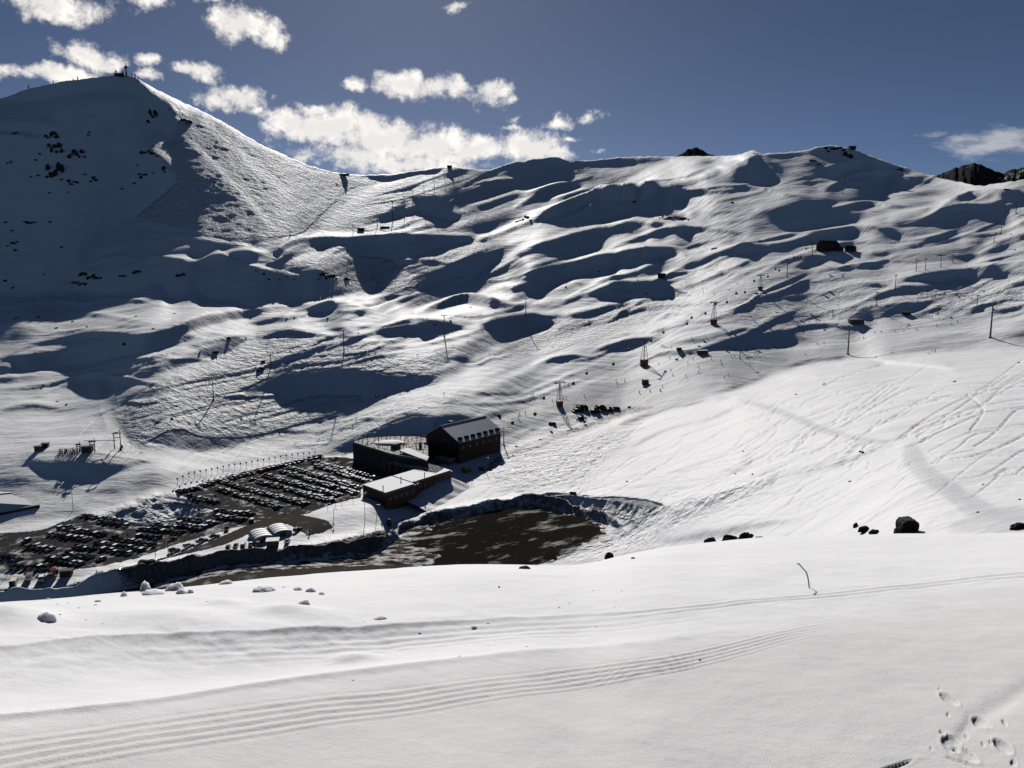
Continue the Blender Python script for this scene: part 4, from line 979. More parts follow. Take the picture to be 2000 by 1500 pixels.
M_ROCKN = plain('black_basalt', (.018, .016, .015), .95, 0, .5, 6.0, .9)
M_YELLOW = plain('yellow_paint', (.55, .42, .03), .5, 0, .15)
M_ORANGE = plain('orange_brown_boards', (.32, .13, .04), .7, 0, .3)

def ground_mat(name, c1, c2, snow, scale, lo, hi, stretch=(1, 1, 1), rot=0.0):
    m, nt, b = new_mat(name); L = nt.links
    tc = nd(nt, 'ShaderNodeTexCoord'); mp = nd(nt, 'ShaderNodeMapping'); mp.inputs['Scale'].default_value = stretch; mp.inputs['Rotation'].default_value = (0, 0, rot)
    L.new(tc.outputs['Object'], mp.inputs[0])
    n1 = tex_noise(nt, scale, 7, .65, mp.outputs[0]); n2 = tex_noise(nt, scale * 3.3, 5, .6, tc.outputs['Object'])
    a = nd(nt, 'ShaderNodeMixRGB'); L.new(n2.outputs[0], a.inputs[0]); a.inputs[1].default_value = (*c1, 1); a.inputs[2].default_value = (*c2, 1)
    mr = nd(nt, 'ShaderNodeMapRange'); mr.inputs[1].default_value = lo; mr.inputs[2].default_value = hi; L.new(n1.outputs[0], mr.inputs[0])
    s = nd(nt, 'ShaderNodeMixRGB'); L.new(mr.outputs[0], s.inputs[0]); L.new(a.outputs[0], s.inputs[1]); s.inputs[2].default_value = (*snow, 1)
    L.new(s.outputs[0], b.inputs['Base Color']); b.inputs['Roughness'].default_value = 1.0; b.inputs['Specular IOR Level'].default_value = 0.0
    bp = nd(nt, 'ShaderNodeBump'); bp.inputs['Strength'].default_value = .8; bp.inputs['Distance'].default_value = .4; L.new(n1.outputs[0], bp.inputs['Height']); L.new(bp.outputs[0], b.inputs['Normal'])
    return m
M_ASPH = ground_mat('lot_asphalt', (.038, .038, .039), (.066, .064, .062), (.55, .53, .51), .14, .53, .64)
M_ROAD = ground_mat('road_asphalt', (.055, .047, .040), (.075, .066, .056), (.4, .38, .36), .10, .60, .74)
M_MUD = ground_mat('dark_mud', (.008, .008, .007), (.026, .024, .020), (.42, .40, .37), .13, .54, .66, (.5, 1.1, 1), .25)
M_SLUSH = ground_mat('dirty_slush', (.022, .018, .015), (.06, .052, .045), (.66, .64, .62), .30, .47, .56, (.5, 1.3, 1), .3)
M_TRACK = ground_mat('sandy_piste_snow', (.54, .50, .45), (.60, .57, .53), (.76, .75, .74), .08, .42, .60)

def drape(name, outline, mat, up=.1, ragged=3.0, stepx=2.0, stepy=1.2):
    P = pts(outline)
    xs = np.arange(P[:, 0].min() - 6, P[:, 0].max() + 6, stepx); ys = np.arange(P[:, 1].max() + 5, P[:, 1].min() - 5, -stepy)
    X, Y = np.meshgrid(xs, ys)
    n1 = fbm(X / 14, Y / 7, 3, 60 + len(name)); n2 = fbm(X / 14 + 9, Y / 7 + 4, 3, 61 + len(name))
    m = poly_mask(P, X + n1 * ragged * 3, Y + n2 * ragged * 1.6)
    Vd = world_xyz(X, Y); Vd[..., 2] += up
    o = grid_object(name, Vd, mat, mask=m); o['kind'] = 'structure'; return o
drape('parking_lot', "345,962 400,942 470,922 560,902 610,893 680,893 720,903 760,925 745,938 706,955 706,972 650,985 600,1004 560,1012 500,1018 430,1000 395,992 370,978", M_ASPH, .12, 1.5)
drape('lower_parking_lot', "0,1060 80,1035 160,1005 215,1010 262,1030 330,1018 420,997 505,1006 490,1025 440,1036 350,1062 270,1090 200,1106 110,1118 0,1128", M_ASPH, .12, 2.5)
drape('road', "225,1112 300,1095 340,1083 400,1062 450,1040 500,1018 540,1008 590,1006 640,1016 652,1030 632,1040 600,1046 585,1036 560,1024 530,1026 490,1042 440,1064 400,1074 330,1090 250,1112", M_ROAD, .20, 1.0)
drape('mud_yard', "790,1062 840,1030 900,1012 960,998 1020,990 1080,996 1130,1008 1185,1030 1172,1050 1120,1072 1070,1096 1050,1110 820,1112 860,1085", M_MUD, .14, 11)
drape('slush_apron', "0,1190 60,1182 150,1170 300,1138 440,1102 560,1098 640,1090 740,1078 770,1056 800,1035 840,1022 850,1036 800,1062 862,1086 830,1112 700,1120 500,1150 300,1180 0,1200", M_SLUSH, .10, 5)
drape('lower_road', "220,1166 330,1145 450,1122 560,1112 680,1106 800,1104 840,1108 820,1125 650,1130 500,1150 300,1185 200,1185", M_ROAD, .22, 1.0)
# ------------------------------------------------------------------ vehicles
def paint(name, col, rough=.22):
    m = plain(name, col, rough, .15, .05, spec=.6); b = m.node_tree.nodes['Principled BSDF']
    b.inputs['Coat Weight'].default_value = .6; b.inputs['Coat Roughness'].default_value = .12; return m
PAINTS = [('black', paint('black_car_paint', (.012, .012, .013))), ('dark grey', paint('dark_grey_car_paint', (.035, .036, .04))), ('silver', paint('silver_car_paint', (.28, .28, .29))),
          ('white', paint('white_car_paint', (.62, .62, .62))), ('dark blue', paint('blue_car_paint', (.015, .025, .07))), ('red', paint('red_car_paint', (.25, .015, .015))), ('dark green', paint('green_car_paint', (.015, .035, .025)))]
PW = [.30, .25, .14, .12, .09, .05, .05]
M_TYRE = plain('tyre_rubber', (.02, .02, .02), .9)
M_LAMP = plain('tail_lamp', (.3, .02, .02), .3)
def car_profile(kind):
    # (x along car, z) of the lower body top line, then cabin outline
    if kind == 'suv':
        return 4.6, 1.85, [(-2.3, .45), (-2.28, 1.05), (-2.15, 1.12), (.75, 1.12), (2.1, 1.0), (2.28, .85), (2.3, .42)], [(-2.2, 1.12), (-2.0, 1.72), (.15, 1.74), (.85, 1.12)]
    if kind == 'sedan':
        return 4.5, 1.76, [(-2.25, .42), (-2.24, .95), (-2.1, 1.0), (.85, .95), (2.05, .82), (2.23, .7), (2.25, .38)], [(-1.55, .98), (-.95, 1.42), (.2, 1.44), (1.05, .95)]
    if kind == 'hatch':
        return 3.9, 1.7, [(-1.95, .42), (-1.93, .95), (-1.85, 1.0), (.75, .98), (1.75, .85), (1.93, .7), (1.95, .38)], [(-1.88, 1.0), (-1.6, 1.48), (.1, 1.5), (.95, .98)]
    return 5.2, 1.86, [(-2.6, .5), (-2.6, 1.05), (-2.5, 1.08), (1.0, 1.08), (2.4, 1.0), (2.58, .85), (2.6, .45)], [(-.9, 1.08), (-.75, 1.72), (.45, 1.74), (1.1, 1.08)]
def make_car(kind):
    Ln, W, body, cab = car_profile(kind)
    t = thing({'suv': 'parked_suv', 'sedan': 'parked_car', 'hatch': 'parked_hatchback', 'pickup': 'parked_pickup'}[kind], 'parked car', {'suv': 'suv', 'sedan': 'car', 'hatch': 'car', 'pickup': 'pickup truck'}[kind])
    b = MB(); w = W / 2
    def ring(outline, wa, wb):
        n = len(outline); vs = [(x, -wa(z), z) for x, z in outline] + [(x, wa(z), z) for x, z in outline]
        fs = [tuple(range(n)), tuple(range(n, 2 * n))[::-1]] + [(i, n + i, n + (i + 1) % n, (i + 1) % n) for i in range(n)]
        b.add(vs, fs)
    low = [(body[0][0] + .05, .25)] + body + [(body[-1][0] - .05, .25)]
    ring(low, lambda z: w * (1 if z < .95 else .95), None)
    if kind == 'pickup':
        b.box((-1.75, 0, 1.085), (1.5, W * .78, .02))
    b.build('body', PAINTS[0][1], t, bevel=.035)
    g = MB(); n = len(cab); vs = [(x, -(w * .93 if z < 1.2 else w * .76), z - .01) for x, z in cab] + [(x, (w * .93 if z < 1.2 else w * .76), z - .01) for x, z in cab]
    g.add(vs, [tuple(range(n)), tuple(range(n, 2 * n))[::-1]] + [(i, n + i, n + (i + 1) % n, (i + 1) % n) for i in range(n)])
    g.build('windows', M_GLASS, t)
    x0, z0 = cab[1]; x1, z1 = cab[2]
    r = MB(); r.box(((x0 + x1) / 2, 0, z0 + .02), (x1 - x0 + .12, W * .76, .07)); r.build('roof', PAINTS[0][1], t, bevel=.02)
    for sx in (-1, 1):
        for sy in (-1, 1):
            k = MB(); xx = sx * Ln * .31; k.tube((xx, sy * (w - .2), .33), (xx, sy * (w + .01), .33), .33, n=10); k.build('wheel', M_TYRE, t)
    for sy in (-1, 1):
        k = MB(); k.box((-Ln / 2 - .005, sy * w * .75, .85), (.05, .22, .16)); k.build('tail_lamp', M_LAMP, t)
    return t
CARS = {k: Proto(lambda k=k: make_car(k)) for k in ('suv', 'sedan', 'hatch', 'pickup')}
KN = {'suv': 'suv', 'sedan': 'sedan', 'hatch': 'hatchback', 'pickup': 'pickup truck'}
def ground_z(x, y):
    return G(x, y, .14)
n_cars = 0
def car_row(x0, y0, x1, y1, desc, end, gap=3.0, turn=0.0, group='cars parked in the lots', skip=.05, along=False, only=None):
    """cars side by side along a line seen between two picture points"""
    global n_cars
    n = 60; q = [ground_z(x0 + (x1 - x0) * i / n, y0 + (y1 - y0) * i / n) for i in range(n + 1)]
    cum = [0]
    for a, b in zip(q[:-1], q[1:]): cum.append(cum[-1] + (b - a).length)
    step = gap if not along else 5.6; cnt = max(1, int(cum[-1] / step) + 1) if cum[-1] > 1 else 1
    hd = heading(q[0], q[-1]) + (0 if along else math.pi / 2) + turn; k = 0
    for i in range(cnt):
        s = min(i * step, cum[-1])
        if random.random() < skip and cnt > 3: continue
        j = max(0, min(n - 1, next((m for m in range(n) if cum[m + 1] >= s), n - 1)))
        f = (s - cum[j]) / max(1e-6, cum[j + 1] - cum[j]); p = q[j].lerp(q[j + 1], f)
        kind = random.choices(['suv', 'sedan', 'hatch', 'pickup'], [.42, .26, .2, .12])[0]
        cname, mat = random.choices(PAINTS, PW)[0]
        if only: cname, mat, kind = only[0], dict(PAINTS)[only[0]], only[1]
        lab = f"{cname} {KN[kind]}, {ordinal(k)} from {end} of {desc}".replace('the left end', 'left').replace('the upper left end', 'upper left').replace('the lower end', 'below').replace('double row', 'double row') if cnt > 1 else f"{cname} {KN[kind]} {desc}"
        d = Vector((math.cos(hd), math.sin(hd), 0))
        a = hd + random.uniform(-.04, .04) + (math.pi if random.random() < .25 else 0)
        CARS[kind].place(p + d * random.uniform(-.4, .4), a, lab, group if cnt > 1 else None, mats={'body': mat, 'roof': M_SNOW_AND_GLINT if random.random() < .4 else mat})  # some roofs coloured white to stand in for sun reflections
        k += 1; n_cars += 1
UPL, UPE, LOE, LEF = 'the left end', 'the upper end', 'the upper left end', 'the left end'
car_row(398, 950, 596, 900, 'the curved row under the marker posts', LEF)
car_row(352, 961, 392, 955, 'the short row above the snow heap', LEF)
car_row(372, 971, 424, 984, 'the row right of the snow heap', LEF)
car_row(452, 949, 604, 988, 'the far row nearest the snow heap', LOE)
car_row(430, 958, 552, 995, 'the near row nearest the snow heap', LOE)
car_row(518, 931, 668, 971, 'the far middle row', LOE)
car_row(492, 939, 650, 981, 'the near middle row', LOE)
car_row(568, 915, 700, 955, 'the far row by the long building', LOE)
car_row(553, 923, 698, 966, 'the near row by the long building', LOE)
car_row(615, 904, 738, 935, 'the farthest row below the terrace', LOE)
car_row(618, 911, 722, 944, 'the second row below the terrace', LOE)
car_row(165, 1009, 242, 1021, 'the back row by the dirty mound', LEF)
car_row(198, 1022, 256, 1032, 'the front row by the dirty mound', LEF)
car_row(122, 1033, 203, 1048, 'the back row below the dirty mound', LEF)
car_row(103, 1045, 172, 1056, 'the front row below the dirty mound', LEF)
car_row(222, 1054, 296, 1067, 'the back row left of the blue sign', LEF)
car_row(192, 1064, 282, 1077, 'the middle row left of the blue sign', LEF)
car_row(205, 1076, 258, 1087, 'the front row left of the blue sign', LEF)
car_row(132, 1084, 204, 1097, 'the back row behind the red camper', LEF)
car_row(98, 1092, 166, 1106, 'the front row behind the red camper', LEF)
car_row(2, 1088, 45, 1096, 'the row at the left picture edge', LEF)
car_row(28, 1110, 100, 1114, 'the row above the parked vans', LEF)
car_row(276, 1036, 362, 1043, 'the back row behind the blue sign', LEF)
car_row(275, 1049, 345, 1057, 'the front row behind the blue sign', LEF)
car_row(354, 1015, 428, 1025, 'the back row left of the road bend', LEF)
car_row(348, 1026, 402, 1035, 'the front row left of the road bend', LEF)
car_row(424, 1000, 500, 1008, 'the back row just below the main lot', LEF)
car_row(430, 1011, 482, 1018, 'the front row just below the main lot', LEF)
car_row(342, 1078, 424, 1048, 'the line parked along the road bank', 'the lower end', along=True, skip=0)
car_row(446, 1071, 508, 1064, 'the row left of the orange hut', LEF)
car_row(52, 1060, 53, 1060, 'standing alone at the left of the lower lot', '', only=('dark green', 'suv'))
car_row(492, 1019, 493, 1019, 'standing alone on the outer edge of the road bend', '', turn=.5, only=('black', 'suv'))
car_row(443, 1036, 444, 1036, 'standing alone beside the road below the bend', '', turn=.5, only=('dark grey', 'suv'))
car_row(582, 1037, 583, 1037, 'standing just right of the white tents', '', only=('black', 'suv'))
car_row(561, 1060, 562, 1060, 'standing between the orange hut and the white tents', '', only=('silver', 'sedan'))
car_row(655, 897, 656, 897, 'standing on snow below the left end of the terrace wall', '', only=('black', 'sedan'))
car_row(700, 898, 701, 898, 'standing in shade under the terrace wall', '', only=('dark grey', 'sedan'))
car_row(606, 898, 630, 891, 'the pair at the top corner of the main lot', LEF, only=('black', 'suv'), skip=0)
car_row(60, 1070, 110, 1076, 'the short row under the lone green suv', LEF)
car_row(150, 1070, 188, 1078, 'the short row between the two lower blocks', LEF)
car_row(305, 1028, 345, 1034, 'the short row behind the blue sign block', LEF)
car_row(440, 944, 448, 946, 'at the tip of the nearest double row', LEF)
# ------------------------------------------------------------------ buildings
def box_on(mb, O, U, W, u0, u1, w0, w1, z0, z1):
    mb.prism([O + U * a + W * b + Vector((0, 0, z0)) for a, b in ((u0, w0), (u1, w0), (u1, w1), (u0, w1))],
             [O + U * a + W * b + Vector((0, 0, z1)) for a, b in ((u0, w0), (u1, w0), (u1, w1), (u0, w1))]); return mb
def rel(t, mbs):
    for v in mbs.v: v -= t.location
    return mbs
def put(t, mb, name, mat, parent=None, **k):
    rel(t, mb); return mb.build(name, mat, parent or t, **k)
Z = Vector((0, 0, 1))
# --- the gabled lodge
ZE = -98.8
Efr = at_z(897, 864, ZE); Ebr = at_z(980, 843, ZE); Efl = at_z(836, 850, ZE)
Wd = (Ebr - Efr).normalized(); Ud = Vector((-Wd.y, Wd.x, 0)); 
if Ud.dot(Efl - Efr) < 0: Ud = -Ud
LW = (Ebr - Efr).length; LU = (Efl - Efr).dot(Ud); RH = 7.6
lodge = thing('ski_lodge', 'big dark gabled mountain lodge with frosted metal roof beside the terrace', 'building', tuple(Efr))
b = MB(); box_on(b, Efr, Ud, Wd, .5, LU - .5, .5, LW - .5, -16, -.1); put(lodge, b, 'wall', M_WOOD)
b = MB(); box_on(b, Efr, Ud, Wd, .42, .499, .8, LW - .8, -9.5, -.5); put(lodge, b, 'side_cladding', M_TAN)
b = MB()
for w in (.52, LW - .52):
    p = [Efr + Ud * .5 + Wd * w, Efr + Ud * (LU - .5) + Wd * w, Efr + Ud * LU / 2 + Wd * w + Z * (RH - .3)]
    d = Wd * (.03 if w < 1 else -.03)
    b.prism([p[0] - Z * .1, p[1] - Z * .1, p[2]], [p[0] + d - Z * .1, p[1] + d - Z * .1, p[2] + d])
put(lodge, b, 'gable', M_WOOD)
def slope_pt(side, k, w, up=0.0):   # k: 0 eave .. 1 ridge
    half = LU / 2 + .9; a = (LU / 2) - side * half * (1 - k)
    return Efr + Ud * a + Wd * w + Z * (RH * k - .35 * (1 - k) + up)
for side, nm in ((1, 'roof'), (-1, 'roof')):
    b = MB(); q = [slope_pt(side, 0, -1.0), slope_pt(side, 1, -1.0), slope_pt(side, 1, LW + 1), slope_pt(side, 0, LW + 1)]
    b.prism([p - Z * .02 for p in q], [p + Z * .38 for p in q]); r = put(lodge, b, nm, M_SLATE)
    if side == 1:
        for i in range(7):
            w = LW * (.07 + .145 * i)
            c = slope_pt(1, .13, w, .38); c2 = slope_pt(1, .24, w, .38)
            m2 = MB(); hw = Wd * 1.35
            m2.prism([c - hw, c + hw, c2 + hw, c2 - hw], [c - hw + Z * 1.0, c + hw + Z * 1.0, c2 + hw + Z * .25, c2 - hw + Z * .25])
            rel(lodge, m2); dm = m2.build('roof_vent', M_VENT, r)
        m2 = MB(); a0 = slope_pt(1, .985, -1, .5); a1 = slope_pt(1, .985, LW + 1, .5)
        m2.tube(a0, a1, .22, n=6); rel(lodge, m2); m2.build('ridge_snow', M_SNOW_AND_GLINT, r)
# arched gable window, eave boards
aw = MB(); cen = Efr + Ud * (LU * .42) + Wd * .45 - Z * 2.2
arc = [cen + Ud * (math.cos(math.radians(t)) * 3.1) + Z * (math.sin(math.radians(t)) * 2.3) for t in range(0, 181, 20)]
aw.prism(arc, [p + Wd * .06 for p in arc]); put(lodge, aw, 'arched_window', M_GLASS)
aw = MB()
for t in range(0, 180, 20):
    f = lambda g, s: cen - Wd * .03 + Ud * (math.cos(math.radians(g)) * 3.1 * s) + Z * (math.sin(math.radians(g)) * 2.3 * s)
    aw.tube(f(t, 1), f(t + 20, 1), .16, n=4)
put(lodge, aw, 'window_arch', M_CONC)
for i in range(4):
    w = MB(); u = LU * (.16 + .22 * i); box_on(w, Efr, Ud, Wd, u - 1.1, u + 1.1, .40, .46, -8.6, -6.4); put(lodge, w, 'window', M_GLASS)
for i in range(6):
    w = MB(); k = LW * (.1 + .155 * i); box_on(w, Efr, Ud, Wd, .36, .41, k - .9, k + .9, -4.6, -3.0); put(lodge, w, 'window', M_GLASS)
w = MB(); box_on(w, Efr, Ud, Wd, LU * .12, LU * .52, -5.5, .3, -15, -10.3); put(lodge, w, 'porch', M_CONC)
w = MB(); box_on(w, Efr, Ud, Wd, LU * .1, LU * .54, -5.9, .2, -10.3, -9.9); put(lodge, w, 'porch_roof', M_SLATE)
w = MB(); c = Efr + Ud * (LU * .62) + Wd * (LW * .30) + Z * (RH - 2); box_on(w, c, Ud, Wd, -1.2, 1.2, -1.2, 1.2, 0, 3.0); put(lodge, w, 'chimney', M_CONC)

# --- the sun terrace behind its curved wall
def slab(t, name, px, z, th, mat, inset=None):
    P = [at_z(x, y, z) for x, y in px]; m = MB(); m.prism([p - Z * th for p in P], P); return put(t, m, name, mat), P
terr = thing('sun_terrace', 'snow dusted sun terrace on a curved dark wall beside the lodge', 'terrace', tuple(at_z(760, 888, -102)))
front = [(689, 866), (712, 873), (735, 880), (760, 888), (785, 893), (810, 897), (836, 900)]
rear = [(836, 857), (815, 853), (790, 852.5), (762, 853), (735, 854.5), (712, 857), (696, 861)]
FB = [at_z(x, y, -102) for x, y in front]; RB = [at_z(x, y, -102) for x, y in rear]
m = MB(); m.prism([p - Z * 12 for p in FB + RB], [p - Z * .02 for p in FB + RB]); put(terr, m, 'retaining_wall', plain('stained_wall', (.07, .062, .055), .9, 0, .5, .25))
m = MB(); m.prism([p for p in FB + RB], [p + Z * .18 for p in FB + RB])
M_DECK = ground_mat('trodden_snow_deck', (.22, .19, .16), (.42, .39, .35), (.8, .78, .75), .35, .42, .58); put(terr, m, 'deck', M_DECK)
m = MB()
for i, (a, c) in enumerate(zip(FB[:-1], FB[1:])):
    m.prism([a + Z * .2, c + Z * .2, c + Z * .2 + Vector((0, .25, 0)), a + Z * .2 + Vector((0, .25, 0))], [a + Z * .95, c + Z * .95, c + Z * .95 + Vector((0, .25, 0)), a + Z * .95 + Vector((0, .25, 0))])
put(terr, m, 'parapet', M_CONC)
m = MB()
for a, c in zip(RB[:-1], RB[1:]):
    m.tube(a + Z * 1.1, c + Z * 1.1, .06); k = int((c - a).length / 2.2) + 1
    for i in range(k): p = a.lerp(c, i / k); m.tube(p, p + Z * 1.15, .05)
put(terr, m, 'railing', M_BLACK)
snowp = thing('snow_mound', 'smooth oval snow mound in the middle of the sun terrace', 'snow mound', tuple(at_z(762, 866, -101.9)))
m = MB(); m.lathe((0, 0, 0), [(8.5, 0), (7.8, .7), (5.5, 1.25), (2.5, 1.5), (.3, 1.55)], 20, 1.15, .75); m.build('mound', M_SNOW_AND_GLINT, snowp, smooth=True)
bar = thing('terrace_bar', 'small dark red timber bar hut on the sun terrace', 'hut', tuple(at_z(773, 875, -101.8)), heading(Efr, Ebr))
m = MB(); m.box((0, 0, 1.3), (5, 3, 2.6)); m.build('wall', M_REDB, bar, bevel=.03)
m = MB(); m.box((0, 0, 2.75), (5.8, 3.8, .25)); m.build('roof', M_REDB, bar)
m = MB(); m.box((-2.9, -1.6, 1.9), (.3, .3, 3.8)); m.build('chimney', M_BLACK, bar)
m = MB(); m.box((0, -1.52, 1.5), (3.4, .05, 1.0)); m.build('hatch', M_BLACK, bar)
for k, (x, y) in enumerate([(716, 868), (726, 866), (740, 872), (752, 878), (792, 868), (800, 874), (812, 866), (822, 872), (806, 884), (730, 876)]):
    def mk():
        t = thing('picnic_table', 'table', 'table'); a = MB(); a.box((0, 0, .75), (1.9, .8, .07)); a.build('table_top', M_WOOD, t)
        for s in (-1, 1):
            a = MB(); a.box((0, s * .75, .45), (1.9, .3, .06)); a.build('bench', M_WOOD, t)
            a = MB(); a.tube((s * .7, -.7, 0), (s * .7, .1, .72), .05); a.tube((s * .7, .7, 0), (s * .7, -.1, .72), .05); a.build('leg', M_WOOD, t)
        return t
    if k == 0: PT = Proto(mk)
    PT.place(at_z(x, y, -101.82), random.uniform(0, 3), 'dark wooden picnic table among people on the sun terrace', 'picnic tables on the sun terrace')
# umbrella-like kiosk with white cap
ki = thing('round_kiosk', 'dark round kiosk with a white cap next to the lodge gable', 'kiosk', tuple(at_z(821, 874, -101.82)))
m = MB(); m.lathe((0, 0, 0), [(.9, 0), (.9, 2.3), (.8, 2.4)], 10); m.build('wall', M_BLACK, ki)
m = MB(); m.lathe((0, 0, 2.4), [(1.5, 0), (1.2, .5), (.6, .9), (.1, 1.0)], 12); m.build('roof', M_SNOW_AND_GLINT, ki, smooth=True)

# --- canopy with white roof and the lower terrace on pillars
can = thing('entrance_canopy', 'long white snow covered lean-to roof between terrace and lodge', 'canopy', tuple(at_z(800, 890, -101)))
P = [at_z(780, 881, -100.6), at_z(797, 875.5, -100.2), at_z(838, 893, -101.2), at_z(834, 901, -101.8)]
m = MB(); m.prism(P, [p + Z * .45 for p in P]); put(can, m, 'roof', M_SNOW_AND_GLINT)
m = MB(); m.prism([p - Z * .35 for p in P], [p - Z * .02 for p in P]); put(can, m, 'fascia', M_BLACK)
for p in P:
    m = MB(); q = p.lerp((P[0] + P[2]) / 2, .08); m.tube(q - Z * 7, q - Z * .3, .18); put(can, m, 'post', M_BLACK)
low = thing('lower_terrace', 'grey lower terrace on dark pillars in front of the white canopy', 'terrace', tuple(at_z(800, 905, -105)))
px = [(748, 901), (778, 893), (812, 901), (850, 908), (866, 914), (852, 922), (800, 914)]
_, LP = slab(low, 'deck', px, -105.2, .5, ground_mat('trampled_grey_deck', (.10, .10, .11), (.2, .2, .22), (.5, .5, .52), .6, .5, .62))
m = MB(); a, c = LP[0], LP[-1]
m.path([LP[0] + Z * 1.0, LP[-1] + Z * 1.0, LP[5] + Z * 1.0], .06)
for i in range(15): p = a.lerp(c, i / 14); m.tube(p, p + Z, .04)
put(low, m, 'railing', M_STEEL)
for f in (.03, .25, .5, .75):
    m = MB(); p = a.lerp(c, f) + Vector((0, .8, 0)); m.box((p.x, p.y, p.z - 4), (1.0, 1.0, 7)); put(low, m, 'pillar', M_BLACK)
m = MB(); p0, p1 = LP[1], LP[3]; m.prism([p0 - Z * 7, p1 - Z * 7, p1 - Z * 7 + Vector((0, 1, 0)), p0 - Z * 7 + Vector((0, 1, 0))], [p0 - Z * .52, p1 - Z * .52, p1 - Z * .52 + Vector((0, 1, 0)), p0 - Z * .52 + Vector((0, 1, 0))]); put(low, m, 'back_wall', M_BLACK)

# --- long flat roofed building
ZR = -106.0
A_, B_, C_, D_ = (at_z(*p, ZR) for p in ((706, 948), (753, 965), (890, 922), (841, 907)))
flat = thing('flat_roofed_building', 'long brown red building with thick snow on its flat roof', 'building', tuple(B_))
BCv = (C_ - B_); ABv = (A_ - B_)
f_ = lambda s, t, z=0: B_ + BCv * s + ABv * t + Z * z
def quad(mb, s0, s1, t0, t1, z0, z1): mb.prism([f_(s0, t0, z0), f_(s1, t0, z0), f_(s1, t1, z0), f_(s0, t1, z0)], [f_(s0, t0, z1), f_(s1, t0, z1), f_(s1, t1, z1), f_(s0, t1, z1)]); return mb
m = MB(); quad(m, .01, .43, .02, .98, -9, -.4); put(flat, m, 'wall', M_REDB)
m = MB(); quad(m, .43, .99, .16, .98, -9, -.4); put(flat, m, 'wall', M_REDB)
m = MB(); quad(m, 0, .435, 0, 1, -.4, 0); r0 = put(flat, m, 'roof', M_BLACK)
m = MB(); quad(m, .435, 1, .14, 1, -.4, -.02); r1 = put(flat, m, 'roof', M_BLACK)
for rr, q in ((r0, (.006, .40, .02, .98)), (r1, (.415, .994, .16, .98))):
    m = MB(); quad(m, *q, .004, .5); rel(flat, m); m.build('snow_layer', M_SNOW_AND_GLINT, rr, bevel=.15)
for s in [.04 + .075 * i for i in range(5)]:
    m = MB(); quad(m, s, s + .045, .012, .02, -3.9, -2.3); put(flat, m, 'window', M_GLASS)
for s in [.5 + .075 * i for i in range(6)]:
    m = MB(); quad(m, s, s + .045, .150, .16, -3.9, -2.3); put(flat, m, 'window', M_GLASS)
for s, t in ((.04, .22), (.36, .46), (.62, .25)):
    m = MB(); p = f_(s, t, .5); m.tube(p, p + Z * 2.6, .22); m.tube(p + Z * 2.0, p + Z * 2.2, .55, n=8); put(flat, m, 'roof_vent', M_BLACK)
for s in (.435, .455, .475):
    m = MB(); quad(m, s - .012, s + .006, .05, .15, -1.2 - (s - .435) * 10, .9 - (s - .435) * 30); put(flat, m, 'roof_step', M_WOOD)
# --- snow roofed building at the left edge
ls = thing('barn_like_building', 'big shaded grey snow covered pitched roof at the left picture edge', 'building', tuple(G(20, 1000)))
E1, E2 = G(-120, 1030, 1.5), G(78, 992, 1.2)
def ray_at(x, y, rho): q = world_xyz(x, y, rho); return Vector(tuple(float(v) for v in q))
re_ = float(depth_at(78, 992)); K1, K2 = ray_at(-120, 976, re_ + 24), ray_at(52, 961.5, re_ + 24)
F1, F2 = K1 * 1.0 + (K1 - E1), K2 + (K2 - E2); F1.z, F2.z = E1.z, E2.z
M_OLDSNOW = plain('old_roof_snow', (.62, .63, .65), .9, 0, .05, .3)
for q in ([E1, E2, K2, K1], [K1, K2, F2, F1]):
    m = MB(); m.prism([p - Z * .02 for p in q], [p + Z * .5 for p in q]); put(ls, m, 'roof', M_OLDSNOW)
m = MB(); m.prism([E1 - Z * 5, E2 - Z * 5, F2 - Z * 5, F1 - Z * 5], [E1 - Z * .1, E2 - Z * .1, F2 - Z * .1, F1 - Z * .1]); put(ls, m, 'wall', M_WOOD)
m = MB(); o_ = Vector((-.4, 0, 0)); m.prism([E2, F2, K2 - Z * .1], [E2 + o_, F2 + o_, K2 + o_ - Z * .1]); put(ls, m, 'gable', M_WOOD)
# snow drifted against the long building
nrm = Vector((BCv.y, -BCv.x, 0)).normalized()
if nrm.dot(B_) > 0: nrm = -nrm
dv = np.zeros((24, 60, 3))
for i in range(24):
    for j in range(60):
        s = .28 + j / 59 * .85; w = i / 23; p = f_(s, .10 if s > .43 else -.02) + nrm * (w * 17 - 1.0)
        te, az = math.atan2(p.z, math.hypot(p.x, p.y)), math.atan2(p.x, p.y)
        base = -9.3; ramp = 3.6 * min(1, max(0, (s - .28) / .5)) ** 1.2; end = min(1, (1.13 - s) / .12)
        z = ZR + base + ramp * end + (3.0 if s > .3 else 3.0) * 0 - (w ** 1.1) * (2.5 + ramp * end) + .5 * math.sin(s * 31) * math.sin(w * 5)
        dv[i, j] = (p.x, p.y, z + 2.0)
dr = grid_object('snow_drift', dv, M_NEAR); dr['kind'] = 'structure'
